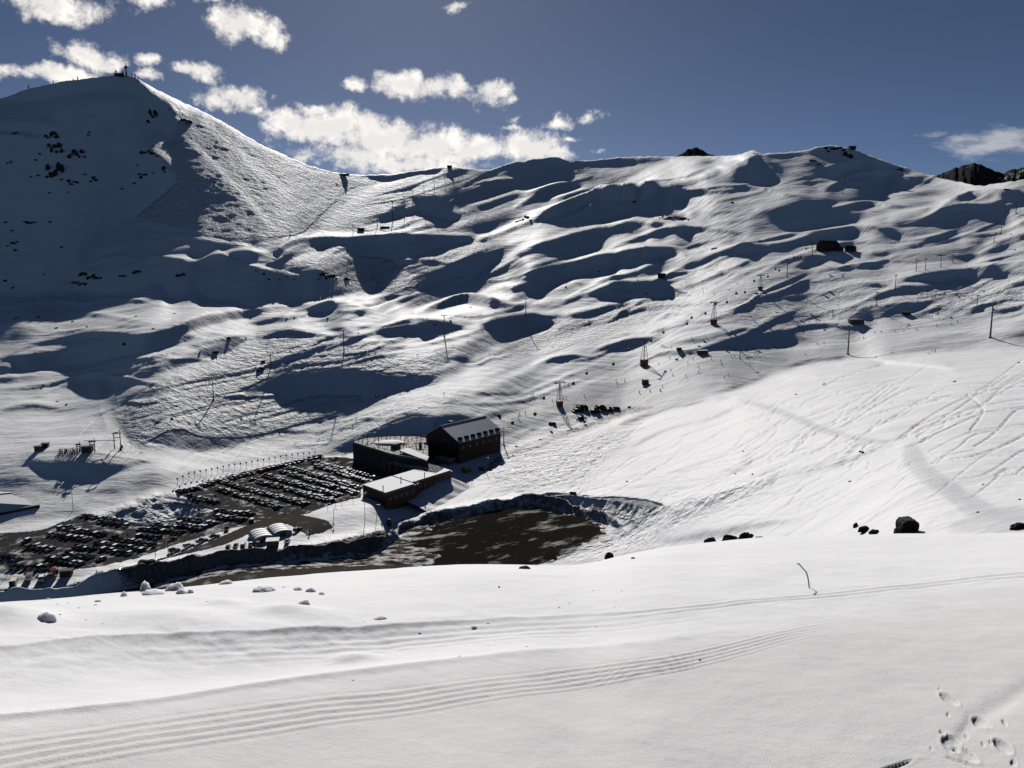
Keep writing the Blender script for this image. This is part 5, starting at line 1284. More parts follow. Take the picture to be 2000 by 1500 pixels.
# --- small huts and stations
def hut(name, label, cat, x, y, w, d, h, mat, roofm=None, rz=0.0, roof='gable', up=0.0, win=True):
    p = G(x, y, up - .3); t = thing(name, label, cat, tuple(p), rz)
    m = MB(); m.box((0, 0, h / 2), (w, d, h)); m.build('wall', mat, t, bevel=.03)
    m = MB()
    if roof == 'gable':
        r = .38 * d; o = .35
        m.prism([(-w / 2 - o, -d / 2 - o, h - .05), (w / 2 + o, -d / 2 - o, h - .05), (w / 2 + o, 0, h + r), (-w / 2 - o, 0, h + r)], [(-w / 2 - o, -d / 2 - o, h + .2), (w / 2 + o, -d / 2 - o, h + .2), (w / 2 + o, 0, h + r + .25), (-w / 2 - o, 0, h + r + .25)])
        m.prism([(-w / 2 - o, d / 2 + o, h - .05), (w / 2 + o, d / 2 + o, h - .05), (w / 2 + o, 0.01, h + r), (-w / 2 - o, 0.01, h + r)], [(-w / 2 - o, d / 2 + o, h + .2), (w / 2 + o, d / 2 + o, h + .2), (w / 2 + o, 0.01, h + r + .25), (-w / 2 - o, 0.01, h + r + .25)])
        g = MB()
        for s in (-1, 1): g.prism([(s * w / 2, -d / 2, h), (s * w / 2, d / 2, h), (s * w / 2, 0, h + r)], [(s * (w / 2 - .1), -d / 2, h), (s * (w / 2 - .1), d / 2, h), (s * (w / 2 - .1), 0, h + r)])
        g.build('gable', mat, t)
    else: m.box((0, 0, h + .15), (w + .7, d + .7, .3))
    m.build('roof', roofm or M_SNOW_AND_GLINT, t)
    if win:
        for sx in ((-.25, .25) if w > 4 else (0,)):
            m = MB(); m.box((sx * w, -d / 2 - .02, h * .6), (min(1.4, w * .35), .05, h * .3)); m.build('window', M_GLASS, t)
    m = MB(); m.box((w * .42, -d / 2 - .02, h * .38), (min(.9, w * .2), .06, h * .7)); m.build('door', M_BLACK, t)
    return t
hut('mountain_restaurant', 'large dark hut on the crest in the upper right, largest of its cluster', 'hut', 1617, 489, 22, 14, 6, M_WOOD, M_WOOD, .3)
hut('storage_hut', 'low dark hut just right of the large crest hut', 'hut', 1640, 491, 6, 5, 3, M_WOOD, M_WOOD, .2)
hut('storage_hut', 'dark gabled hut farther right behind the large crest hut', 'hut', 1661, 492, 10, 7, 4, M_WOOD, M_WOOD, .2)
hut('mid_station', 'dark shelter with frames on the shaded shoulder in the middle of the slopes', 'hut', 1292, 548, 9, 5, 3.4, M_WOOD, M_WOOD, -.2)
hut('lift_station', 'dark drag lift station building below the triangular shaded slope at right', 'lift station', 1672, 633, 12, 6, 3.6, M_BLACK, M_BLACK, .05, 'flat')
hut('lift_hut', 'brown hut at the head of the waiting queue at right', 'hut', 1770, 618, 6, 4, 2.6, M_REDB, M_WOOD, .1, 'flat')
hut('piste_shelter', 'dark open shelter in the shade beside the tall gondola pylon', 'hut', 1372, 692, 8, 5, 3.0, M_BLACK, M_SLATE, .15, 'flat')
hut('piste_shelter', 'small dark kiosk at the left end of the piste fence', 'hut', 1326, 690, 3.6, 3, 2.4, M_BLACK, M_BLACK, .1, 'flat')
hut('summit_hut', 'tiny dark summit building on top of the left mountain', 'hut', 233, 149, 11, 7, 3.5, M_WOOD, M_SLATE, 0, 'flat')
hut('summit_hut', 'tiny dark hut on the summit of the right mountain', 'hut', 1664, 292, 10, 7, 5, M_WOOD, M_WOOD, 0, 'flat')
hut('ridge_hut', 'small dark hut on the ridge hill right of the saddle', 'hut', 878, 328, 8, 6, 4, M_WOOD, M_WOOD, 0, 'flat')
hut('ridge_hut', 'long low dark hut on the saddle where the left flank ends', 'hut', 672, 343, 15, 5, 2.6, M_WOOD, M_WOOD, 0, 'flat', win=False)
hut('piste_hut', 'small brown hut on the hillock below the saddle', 'hut', 705, 452, 8, 5, 3.4, M_WOOD, M_WOOD, 0, 'flat')
hut('piste_hut', 'long low hut right of the hillock below the saddle', 'hut', 752, 446, 12, 4, 2, M_WOOD, M_SNOW_AND_GLINT, .1, 'flat')
# lift control booths left
for x, y, l in ((75, 880, 'left of the pair of dark booths by the lift queue'), (89, 874, 'right of the pair of dark booths by the lift queue')):
    t = hut('control_booth', l, 'booth', x, y, 3.2, 2.6, 2.6, M_BLACK, M_BLACK, .2, 'flat')
hut('drive_station', 'dark drive house between queue and gantry at the left lift', 'lift station', 171, 882, 5, 3.6, 3.2, M_BLACK, M_BLACK, .1, 'flat')
hut('drive_booth', 'dark two part control booth on a white mound below the middle gondola pylon', 'booth', 1260, 750, 4.6, 3, 3.6, M_BLACK, M_BLACK, .25, 'flat')
hut('ticket_hut', 'orange brown boarded hut beside the white tents', 'hut', 533, 1066, 4.6, 4, 2.8, M_ORANGE, M_SNOW_AND_GLINT, .2, 'flat', win=False)

# --- white arched tents by the road
for (x, y, L_, lab) in ((498, 1052, 11, 'front one of the two white arched tents beside the road'), (534, 1042, 11, 'rear one of the two white arched tents beside the road')):
    p = G(x + 12, y, -.2); t = thing('white_tent', lab, 'tent', tuple(p), .55)
    n = 9; w = 7.5
    ring = [(-w / 2, 0)] + [(-w / 2 * math.cos(math.pi * k / n), 1.9 + 1.3 * math.sin(math.pi * k / n)) for k in range(n + 1)] + [(w / 2, 0)]
    m = MB(); m.prism([(a, -L_ / 2, b) for a, b in ring], [(a, L_ / 2, b) for a, b in ring]); m.build('cover', M_WHITE, t, smooth=False)
    m = MB()
    for k in range(5):
        yy = -L_ / 2 + L_ * k / 4
        for q in range(len(ring) - 1): m.tube((ring[q][0] * 1.02, yy, ring[q][1] * 1.015), (ring[q + 1][0] * 1.02, yy, ring[q + 1][1] * 1.015), .09, n=4)
    m.build('rib', M_CONC, t)
    m = MB(); m.box((0, -L_ / 2 - .03, 1.3), (2.4, .05, 2.5)); m.build('door', M_CONC, t)
# --- the old cabin used as a booth on the snow bank
p = G(760, 1026, -.1); t = thing('cabin_booth', 'old brown gondola cabin standing on the snow bank above the mud yard', 'booth', tuple(p), 0.1)
m = MB(); m.lathe((0, 0, 0), [(.75, 0), (1.15, .35), (1.3, 1.1), (1.25, 1.9), (.9, 2.5), (.3, 2.75)], 14); m.build('shell', M_REDB, t, smooth=True)
for s in (-1, 1):
    m = MB(); m.box((s * .5, -1.16, 1.45), (.62, .3, .8)); m.build('window', plain('pale_window', (.42, .36, .30), .4), t, bevel=.08)
m = MB(); m.box((0, 0, 2.9), (.9, .25, .35)); m.tube((0, 0, 2.7), (0, 0, 3.3), .12); m.build('hanger', M_BLACK, t)
for s in (-1, 1):
    m = MB(); m.tube((s * .7, -.6, -.9), (s * .7, -.5, .2), .09); m.build('leg', M_WOOD, t)
# --- billboard, blue sign, banners, racks, posts
def sign(name, label, x, y, w, h, leg, mat, rz=0.0, legs=2, cat='sign'):
    p = G(x, y, -.2); t = thing(name, label, cat, tuple(p), rz)
    m = MB(); m.box((0, 0, leg + h / 2), (w, .12, h)); m.build('board', mat, t, bevel=.02)
    for i in range(legs):
        m = MB(); q = 0 if legs == 1 else (-1 + 2 * i) * w * .36; m.tube((q, .1, 0), (q, .1, leg + .1), .08); m.build('post', M_BLACK, t)
    return t
sign('notice_board', 'dark board on posts on the snow bank behind the mud yard', 1119, 969, 3.0, 1.5, 1.1, M_BLACK, -.25)
sign('blue_sign', 'blue and white board standing among cars in the lower lot', 303, 1067, 1.9, 3.0, .6, plain('blue_board', (.10, .17, .34), .5), .1)
bank_rack = G(828, 979)
for i in range(10):
    f = i / 9; x = 833 + f * 68; y = 978 - f * 24
    def mk():
        t = thing('stored_chair_rack', 'rack', 'rack'); a = MB()
        for k in range(5): a.box((0, -.7 + k * .32, 1.75 - k * .33), (1.5, .3, .1))
        a.build('slats', M_STEEL, t)
        for s in (-1, 1):
            a = MB(); a.tube((s * .8, -.8, 0), (s * .8, -.75, 2.0), .09); a.tube((s * .8, -.75, 2.0), (s * .8, .8, .3), .09); a.build('side_frame', M_STEEL, t)
        return t
    if i == 0: RK = Proto(mk)
    RK.place(G(x, y, .0), .35, 'grey slatted frame in the row leaning on the snow below the long building', 'grey frames below the long building')
for i in range(9):
    def mk():
        t = thing('rope_pole', 'pole', 'pole'); a = MB(); a.tube((0, 0, 0), (0, 0, 2.6), .09, .07); a.build('shaft', M_BLACK, t)
        a = MB(); a.tube((0, 0, 2.55), (0, 0, 2.75), .14); a.build('cap', M_BLACK, t); return t
    if i == 0: RP = Proto(mk)
    RP.place(G(899 + i * 3.1, 956 - i * .9, -.1), 0, 'thin dark pole in the short row right of the grey frames', 'poles right of the grey frames')
# marker posts along the upper edge of the main lot
def mk():
    t = thing('marker_post', 'post', 'post'); a = MB(); a.tube((0, 0, 0), (0, 0, 3.3), .10); a.build('shaft', M_STEEL, t)
    a = MB(); a.lathe((0, 0, 3.1), [(.1, 0), (.42, .15), (.48, .6), (.38, 1.0), (.1, 1.1)], 8); a.build('pad', M_BLACK, t); return t
MP = Proto(mk)
line_ = [(347, 948), (372, 936), (420, 927), (443, 921), (476, 916), (520, 908), (560, 900), (620, 893)]
lx = np.array([p[0] for p in line_]); ly = np.array([p[1] for p in line_])
for i in range(25):
    x = 347 + i * 11.2; MP.place(G(x, float(np.interp(x, lx, ly)), -.1), 0, f'dark topped marker post, {ordinal(i)} from the left above the curved car row', 'marker posts above the main lot')
# street and utility poles
def lamp_pole(x, y, h, lab, cross=False, lean=0.0, r=.11):
    p = G(x, y, -.3); t = thing('utility_pole' if cross else 'lamp_pole', lab, 'pole' if cross else 'street lamp', tuple(p), 0)
    m = MB(); m.tube((0, 0, 0), (lean, 0, h), r * 1.3, r * .8); m.build('shaft', M_BLACK, t)
    m = MB()
    if cross: m.box((lean, 0, h - .5), (2.4, .14, .14)); m.box((lean, 0, h - 1.2), (1.6, .12, .12)); m.build('crossarm', M_BLACK, t)
    else: m.box((lean + .6, 0, h), (1.3, .12, .12)); m.box((lean + 1.1, 0, h - .08), (.7, .3, .15)); m.build('lamp_head', M_STEEL, t)
    return t
lamp_pole(143, 997, 9.5, 'wooden utility pole on the bright snow right of the big grey roof', True)
lamp_pole(114, 1118, 13.5, 'tall dark pole between the red camper and the car rows')
lamp_pole(28, 1112, 11, 'pale pole near the left edge above the parked vans')
lamp_pole(329, 1088, 7.5, 'dark pole beside the road bank in the lower lot')
lamp_pole(304, 1088, 6.5, 'short pole beside the bushes on the lower bank')
lamp_pole(713, 1018, 14, 'tall thin pole in front of the long building corner', True)
lamp_pole(736, 1009, 6, 'short thin pole right of the tall pole by the long building')
lamp_pole(863, 953, 6.5, 'pale pole against the wall of the long building')
lamp_pole(950, 924, 9, 'thin pole on the snow right of the yellow vehicle')
lamp_pole(652, 1012, 5, 'short pole at the end of the road loop')
for i, (x, y) in enumerate([(640, 995), (655, 990), (668, 987), (690, 982)]): lamp_pole(x, y, 3.2, f'{ordinal(i)} of the four short poles on the snow below the main lot', r=.07)
for i, (x, y) in enumerate([(388, 1002), (395, 985), (420, 975)]):
    p = G(x, y, 0); t = thing('orange_flag', f'{ordinal(i)} from left of the orange red flags on the snow strip in the lots', 'flag', tuple(p))
    m = MB(); m.tube((0, 0, 0), (0, 0, 2.6), .06); m.build('pole', M_BLACK, t); m = MB(); m.box((.35, 0, 1.7), (.7, .06, 1.6)); m.build('cloth', plain('orange_cloth', (.5, .09, .02), .8), t)
# --- vans, campers, trucks
def van(label, x, y, L_, W, H, mat, rz, name='parked_van', cat='van', roofm=None):
    t = thing(name, label, cat, tuple(G(x, y, .1)), rz)
    prof = [(-L_ / 2, .4), (-L_ / 2 + .05, H - .1), (-L_ / 2 + .2, H), (L_ / 2 - 1.3, H), (L_ / 2 - .75, 1.35), (L_ / 2 - .05, 1.1), (L_ / 2, .4)]
    m = MB(); m.prism([(a, -W / 2, b) for a, b in prof], [(a, W / 2, b) for a, b in prof]); m.build('body', mat, t, bevel=.05)
    if roofm: m = MB(); m.box((-.6, 0, H + .06), (L_ - 1.9, W * .9, .12)); m.build('roof', roofm, t)
    m = MB(); m.prism([(L_ / 2 - 1.22, -W * .42, H - .12), (L_ / 2 - .78, -W * .42, 1.45), (L_ / 2 - .78, W * .42, 1.45), (L_ / 2 - 1.22, W * .42, H - .12)], [(L_ / 2 - 1.16, -W * .42, H - .08), (L_ / 2 - .70, -W * .42, 1.47), (L_ / 2 - .70, W * .42, 1.47), (L_ / 2 - 1.16, W * .42, H - .08)]); m.build('windscreen', M_GLASS, t)
    for s in (-1, 1): m = MB(); m.box((.2, s * (W / 2 + .01), H * .68), (L_ * .5, .04, H * .22)); m.build('side_window', M_GLASS, t)
    m = MB(); m.box((-L_ / 2 - .02, 0, H * .66), (.04, W * .7, H * .24)); m.build('rear_window', M_GLASS, t)
    for sx in (-1, 1):
        for s in (-1, 1): m = MB(); m.tube((sx * L_ * .31, s * (W / 2 - .2), .38), (sx * L_ * .31, s * (W / 2 + .02), .38), .38, n=10); m.build('wheel', M_TYRE, t)
    return t
M_CREAM = plain('cream_roof', (.72, .66, .45), .6, 0, .05)
PNT = dict(PAINTS)
van('dark minibus with a cream roof at the lower left corner', 28, 1143, 6.2, 2.2, 2.5, PNT['dark grey'], 1.95, 'parked_minibus', 'minibus', M_CREAM)
van('pale grey minibus right of the cream roofed one', 58, 1131, 5.6, 2.1, 2.3, PNT['silver'], 2.0, 'parked_minibus', 'minibus')
van('dark van with snow on top right of the pale minibus', 82, 1134, 5.0, 2.0, 2.1, PNT['dark grey'], 2.0, roofm=M_SNOW_AND_GLINT)
van('white flat vehicle right of the brown trailer', 195, 1123, 5.0, 2.0, 1.9, PNT['white'], 2.2, roofm=M_SNOW_AND_GLINT)
van('vehicle with a cream roof half behind the snow bank', 228, 1121, 5.0, 2.0, 1.9, PNT['dark grey'], .1, roofm=M_CREAM)
van('red camper van in the bottom row', 104, 1122, 5.2, 2.1, 2.2, PNT['red'], 2.4, 'parked_camper', 'camper van')
hut('box_trailer', 'reddish brown box trailer right of the red camper', 'trailer', 130, 1124, 4.2, 2.4, 2.4, M_REDB, M_WOOD, .2, 'flat', win=False)
# yellow box truck
t = thing('yellow_truck', 'yellow box truck with snow on top beside the long building', 'truck', tuple(G(911, 922, .1)), heading(B_, C_))
m = MB(); m.box((-.4, 0, 2.0), (4.6, 2.3, 2.4)); m.build('box', M_YELLOW, t, bevel=.04)
m = MB(); m.box((-.4, 0, 3.28), (4.5, 2.2, .15)); m.build('snow_white_roof', M_SNOW_AND_GLINT, t)
m = MB(); m.box((2.75, 0, 1.45), (1.5, 2.1, 1.7)); m.build('cab', M_WHITE, t, bevel=.12)
m = MB(); m.box((3.52, 0, 1.8), (.04, 1.8, .7)); m.build('windscreen', M_GLASS, t)
for sx in (-1.7, 2.5):
    for s in (-1, 1): m = MB(); m.tube((sx, s * .8, .45), (sx, s * 1.12, .45), .45, n=10); m.build('wheel', M_TYRE, t)
hut('waste_container', 'small dark container on snow right of the yellow truck', 'container', 940, 918, 2.6, 1.8, 1.6, M_REDB, M_BLACK, .1, 'flat', win=False)
# ------------------------------------------------------------------ lifts
def px_h(x, y, dy):      # metres that dy picture pixels span at a place
    return float(depth_at(x, y)) * dy / F
def pylon(x, y, dy, lab, head=4.6, rz=0.0, name='lift_pylon', cat='lift pylon', r=None):
    h = px_h(x, y, dy); t = thing(name, lab, cat, tuple(G(x, y, -.5)), rz); r = r or max(.3, h * .022)
    m = MB(); m.tube((0, 0, 0), (0, 0, h + .3), r * 1.25, r * .75, 8); m.build('shaft', M_STEEL, t)
    hw = head / 2
    m = MB(); m.box((0, 0, h + .2), (head, .35, .35)); m.build('crossarm', M_STEEL, t)
    for s in (-1, 1):
        m = MB(); m.box((s * hw, 0, h + .05), (.22, 2.6, .28))
        for k in (-1, 0, 1): m.tube((s * hw - .15, k * .9, h - .12), (s * hw + .15, k * .9, h - .12), .3, n=8)
        m.build('wheel_battery', M_BLACK, t)
    m = MB(); m.lathe((0, 0, 0), [(r * 2.4, 0), (r * 2.2, .9)], 8); m.build('footing', M_CONC, t)
    return t, Vector(t.location) + Z * (h + .1)
def gondola_pylon(x, y, dy, lab, rz=0.0):
    h = px_h(x, y, dy); t = thing('gondola_pylon', lab, 'lift pylon', tuple(G(x, y, -.5)), rz); w = h * .14
    hb = h * .24
    for sx in (-1, 1):
        for sy in (-1, 1):
            m = MB(); m.tube((sx * w * .75, sy * w * .75, hb * .6), (sx * .35, sy * .35, h * .93), .2, .15, 5); m.build('leg', M_STEEL, t)
    m = MB()
    for k in range(5):
        z0 = hb * .8 + (h * .9 - hb * .8) * k / 5; z1 = hb * .8 + (h * .9 - hb * .8) * (k + 1) / 5
        f = lambda z: w * .75 + (.35 - w * .75) * (z - hb * .6) / (h * .93 - hb * .6)
        for sy in (-1, 1): m.tube((-f(z0), sy * f(z0), z0), (f(z1), sy * f(z1), z1), .09, n=4); m.tube((f(z0), sy * f(z0), z0), (-f(z1), sy * f(z1), z1), .09, n=4)
    m.build('lattice', M_STEEL, t)
    m = MB(); m.box((0, 0, hb / 2), (w * 1.5, w * 1.5, hb), taper=.95); m.build('padded_base', M_RED, t, bevel=.1)
    m = MB(); m.box((0, 0, h), (7.6, .5, .5)); m.tube((0, 0, h * .9), (0, 0, h), .5, n=8); m.build('crossarm', M_BLACK, t)
    for s in (-1, 1):
        m = MB(); m.box((s * 3.4, 0, h - .1), (.35, 4.2, .4))
        for k in range(-2, 3): m.tube((s * 3.4 - .25, k * .95, h - .2), (s * 3.4 + .25, k * .95, h - .2), .42, n=8)
        m.build('wheel_battery', M_BLACK, t)
    m = MB(); m.path([(-3.8, 0, h + .9), (3.8, 0, h + .9)], .08); m.tube((-3.8, 0, h), (-3.8, 0, h + 1), .06); m.tube((3.8, 0, h), (3.8, 0, h + 1), .06); m.build('walkway_rail', M_BLACK, t)
    return t, Vector(t.location) + Z * (h + .1)
GT = []
for x, y, dy, lab, lattice in [(984, 868, 36, 'plain gondola pylon at the back corner of the lodge', False), (1093, 793, 48, 'lattice gondola pylon with red base left of the parked machines', True),
        (1258, 714, 54, 'lattice gondola pylon with red base above the small control booth', True), (1394, 633, 42, 'lattice gondola pylon with red base on the upper grey slope', True),
        (1485, 566, 28, 'small gondola pylon below the crest, left of the crest huts', True), (1537, 541, 32, 'small gondola pylon second below the crest huts', False), (1586, 500, 22, 'small gondola pylon just left of the large crest hut', False)]:
    GT.append((gondola_pylon if lattice else pylon)(x, y, dy, lab, rz=.5) if lattice else pylon(x, y, dy, lab, 6.5, .5))
CB = []
for x, y, dy, lab in [(417, 780, 36, 'leaning chairlift pylon lowest on the left moguls'), (529, 718, 30, 'chairlift pylon second from the left on the moguls'), (672, 690, 44, 'chairlift pylon third from the left, above the large shaded hollow'), (868, 660, 44, 'chairlift pylon fourth from the left on the rolling crest'), (1027, 622, 34, 'chairlift pylon fifth from the left, standing over a dark hollow')]:
    CB.append(pylon(x, y, dy, lab, 4.6, .9))
RB_ = []
for x, y, dy, lab in [(1656, 692, 52, 'thin pylon left of centre on the right hand piste edge'), (1934, 659, 56, 'tall stout pylon nearest the right picture edge')]:
    RB_.append(pylon(x, y, dy, lab, 4.4, 1.2))
TB = []
for x, y, dy, lab in [(1748, 570, 26, 'drag lift pylon on the grey rise above the triangular shadow'), (1712, 597, 24, 'drag lift pylon on top of the triangular shaded slope'), (1832, 612, 14, 'small pylon right of the queue on the right slope'), (1908, 598, 16, 'small pylon where two pistes meet at far right'),
        (1789, 531, 20, 'left one of the three pylons along the upper right crest'), (1807, 531, 20, 'middle one of the three pylons along the upper right crest'), (1837, 525, 20, 'right one of the three pylons along the upper right crest'), (1861, 512, 13, 'tiny pylon behind the three crest pylons at right'),
        (1941, 476, 12, 'tiny pylon at the bend of the upper right valley'), (1955, 458, 12, 'tiny pylon highest in the upper right valley'), (1984, 418, 12, 'tiny pylon at the upper right picture edge')]:
    TB.append(pylon(x, y, dy, lab, 4.0, .8))
pylon(1445, 700, 26, 'single pylon with a red pad beside the piste fence', 3.0, .6)
for i, (x, y, dy) in enumerate([(690, 464, 19), (737, 442, 26), (767, 428, 32), (790, 400, 16), (806, 386, 12), (828, 372, 14), (848, 366, 14), (868, 345, 10)]):
    pylon(x, y, dy, f'{ordinal(i)} pylon from the bottom of the line up the saddle hill', 4.0, .3)
pylon(567, 463, 14, 'lone small pylon at the foot of the left mountain flank', 4.0)
pylon(1650, 360, 14, 'tiny pylon below the right summit', 4.0); pylon(1645, 377, 16, 'tiny pylon a little lower below the right summit', 4.0); pylon(1596, 455, 12, 'tiny pylon above the crest left of the big hut', 4.0)
def cable(name, lab, tops, off, r=.045, sag=.02, cat='cable'):
    t = thing(name, lab, cat, tuple(tops[0])); m = MB(); P = []
    for a, b in zip(tops[:-1], tops[1:]):
        side = (b - a).cross(Z).normalized() * off
        for k in range(12): f = k / 12; P.append(a.lerp(b, f) + side - Z * (4 * f * (1 - f) * sag * (b - a).length))
    P.append(tops[-1] + side); m.path(P, r, 4); put(t, m, 'rope', M_BLACK); return P
def drop_on(P, x):      # nearest point of a rope seen at picture column x
    best = None
    for a, b in zip(P[:-1], P[1:]):
        xa, _ = project(np.array(a)); xb, _ = project(np.array(b))
        if (xa - x) * (xb - x) <= 0 and xa != xb: best = a.lerp(b, float((x - xa) / (xb - xa)))
    return best
gt = [g[1] for g in GT]
g1 = cable('gondola_cable', 'near rope of the gondola line climbing right from the lodge', gt, 3.4, .05); g2 = cable('gondola_cable', 'far rope of the gondola line climbing right from the lodge', gt, -3.4, .05)
def mk_cabin():
    t = thing('gondola_cabin', 'cabin', 'gondola cabin'); m = MB(); m.lathe((0, 0, -4.4), [(.6, 0), (1.0, .3), (1.12, 1.1), (1.0, 1.9), (.6, 2.3), (.2, 2.4)], 12); m.build('shell', M_BLACK, t, smooth=True)
    m = MB(); m.lathe((0, 0, -3.4), [(1.14, 0), (1.1, .55)], 12); m.build('window_band', M_GLASS, t, smooth=True)
    m = MB(); m.tube((0, 0, -2.1), (0, 0, 0), .09); m.box((0, 0, 0), (.2, .8, .2)); m.build('hanger', M_BLACK, t); return t
CAB = Proto(mk_cabin)
for i, x in enumerate([1001, 1045, 1062, 1120, 1146, 1198, 1229, 1272, 1296, 1342, 1351, 1378, 1398, 1420, 1438, 1455, 1473, 1500, 1515, 1522, 1550, 1564, 1575]):
    p = drop_on(g1 if i % 2 else g2, x)
    if p is None: continue
    CAB.place(p, .5, f'dark gondola cabin, {ordinal(i)} up the cable from the lodge', 'gondola cabins on the rope')
cb = [c[1] for c in CB]; ext = cb + [G(1160, 588, 9), G(1290, 548, 7)]; start = G(230, 880, 12)
c1 = cable('chairlift_cable', 'near rope of the chairlift over the left moguls', [start] + ext, 2.3, .045, .03); c2 = cable('chairlift_cable', 'far rope of the chairlift over the left moguls', [start] + ext, -2.3, .045, .03)
def mk_chair():
    t = thing('chairlift_chair', 'chair', 'lift chair'); m = MB(); m.tube((0, 0, -2.6), (0, 0, 0), .07); m.build('hanger', M_BLACK, t)
    m = MB(); m.box((0, 0, -3.0), (1.9, .5, .12)); m.build('seat', M_BLACK, t); m = MB(); m.box((0, .25, -2.7), (1.9, .1, .6)); m.build('backrest', M_BLACK, t); return t
CHR = Proto(mk_chair)
for i, x in enumerate([262, 300, 345, 388, 455, 498, 567, 610, 650, 700, 735, 778, 814, 850, 880, 908, 938, 968, 1051, 1078, 1104, 1128, 1152, 1180, 1210, 1240]):
    p = drop_on(c1 if i % 2 else c2, x)
    if p is not None: CHR.place(p, .9, f'small dark lift chair, {ordinal(i)} from the left on the chairlift rope', 'chairs on the chairlift rope')
rb = [G(1480, 705, 10)] + [r[1] for r in RB_] + [G(2150, 610, 14)]
r1_ = cable('drag_cable', 'rope between the two tall pylons of the right piste', rb, 2.2, .04)
for i, x in enumerate([1700, 1760, 1835, 1888, 1909, 1914, 1947]):
    p = drop_on(r1_, x)
    if p is not None: CHR.place(p, 1.2, f'small dark lift chair, {ordinal(i)} from the left on the rope at far right', 'chairs on the far right rope')
tb = [t_[1] for t_ in TB]; cable('drag_cable', 'short rope over the triangular shaded slope at right', [G(1675, 633, 3), tb[1], tb[0]], 1.5, .04)
cable('drag_cable', 'rope along the upper right crest pylons', [tb[4], tb[5], tb[6], tb[7]], 1.5, .05)
# gantry of the left lift
def gantry(x, y, h, w, lab, rz=0.2):
    t = thing('lift_gantry', lab, 'gantry', tuple(G(x, y, -.3)), rz)
    for s in (-1, 1): m = MB(); m.tube((s * w / 2, 0, 0), (s * w / 2, 0, h), .3, .26, 6); m.build('post', M_BLACK, t)
    m = MB(); m.box((0, 0, h - .2), (w + 1.6, .4, .5)); m.box((0, 0, h * .72), (w, .3, .35)); m.build('crossbeam', M_BLACK, t)
    m = MB(); m.tube((w / 2, 0, h - .2), (w / 2, 0, h + 1.6), .16); m.box((-w * .1, 0, h + .2), (1.6, 1.2, .5)); m.build('machinery', M_BLACK, t); return t
gantry(230, 877, 9.5, 3.2, 'tall two post gantry with red pads at the left lift'); gantry(181, 882, 6.0, 2.2, 'shorter gantry over the drive house at the left lift'); gantry(154, 882, 4.2, 1.5, 'smallest gantry beside the waiting queue at the left lift')
m = MB(); t = thing('lift_beam', 'long thin horizontal beam joining the gantries of the left lift', 'beam', tuple(G(181, 882, 4.5))); m.tube(G(165, 881, 5.6), G(230, 877, 5.0), .16); put(t, m, 'beam', M_BLACK)
for i, (x, y) in enumerate([(236, 878), (238, 874)]):
    t = thing('safety_pad', ('lower' if i == 0 else 'upper') + ' red pad at the foot of the tall left gantry', 'pad', tuple(G(x, y, -.1))); m = MB(); m.box((0, 0, .9), (.9, .9, 1.9)); m.build('pad', M_RED, t, bevel=.1)
# masts on the left summit
for i, (x, y, dy) in enumerate([(227, 149, 12), (247, 149, 22), (240, 149, 10), (258, 151, 8), (264, 153, 10), (270, 157, 6), (56, 174, 8), (104, 163, 6), (143, 158, 5), (152, 157, 7)]):
    h = px_h(x, y, dy); t = thing('radio_mast', f'{ordinal(i)} of the thin masts on the crest of the left mountain' if i > 1 else ['left radio mast beside the left summit building', 'tallest radio mast on the left summit'][i], 'mast', tuple(G(x, y, -1)))
    m = MB(); m.tube((0, 0, 0), (0, 0, h), h * .06 + .4, .5, 5); m.build('shaft', M_BLACK, t); m = MB(); m.box((0, 0, h * .72), (h * .22, 1.2, h * .16)); m.build('antenna', M_BLACK, t)
# snow machines beside the pylon
def groomer(lab, x, y, s, rz, col):
    t = thing('snow_groomer', lab, 'snow groomer', tuple(G(x, y, -.1)), rz); t.scale = (s,) * 3
    for q in (-1, 1):
        m = MB(); pr = [(-2.4, .3), (-2.1, .95), (2.1, .95), (2.5, .5), (2.1, 0), (-2.1, 0)]; m.prism([(a, q * 1.9 - .55, b) for a, b in pr], [(a, q * 1.9 + .55, b) for a, b in pr]); m.build('track', M_TYRE, t)
    m = MB(); m.box((-.3, 0, 1.25), (4.2, 2.6, .8)); m.build('chassis', col, t, bevel=.1)
    m = MB(); m.box((.9, 0, 2.3), (1.7, 2.2, 1.4), taper=.8); m.build('cab', M_GLASS, t, bevel=.1)
    m = MB(); m.box((3.3, 0, .8), (.3, 4.8, 1.1)); m.tube((2.2, 0, 1), (3.3, 0, .8), .2); m.build('blade', M_BLACK, t)
    m = MB(); m.box((-3.2, 0, .5), (1.0, 4.4, .6)); m.build('tiller', M_BLACK, t)
    m = MB(); m.path([(-1.6, .8, 1.6), (-2.0, .8, 3.2), (-.8, .8, 4.0), (.4, .8, 3.7)], .16); m.build('winch_arm', col, t)
groomer('dark snow groomer at the left end of the parked machines', 1128, 803, 1.25, .4, M_BLACK)
groomer('red snow groomer with raised arm in the middle of the parked machines', 1160, 805, 1.25, .2, M_RED)
groomer('dark snow groomer right of the red one', 1190, 802, 1.0, .5, M_BLACK)
groomer('dark snow groomer in front of the other machines on bright snow', 1135, 818, 1.05, .1, M_BLACK)
def heap(lab, x, y, w, h, name='dark_heap', cat='heap', mat=None, seed=1):
    t = thing(name, lab, cat, tuple(G(x, y, -.3))); r = random.Random(seed)
    for k in range(5):
        m = MB(); m.lathe((r.uniform(-w, w) * .4, r.uniform(-.6, .6), 0), [(w * .28, 0), (w * .3, h * .4), (w * .2, h * .8), (.1, h)], 7); m.build('bundle', mat or M_DGREEN, t)
M_DGREEN = plain('dark_green_tarp', (.015, .025, .018), .8, 0, .4)
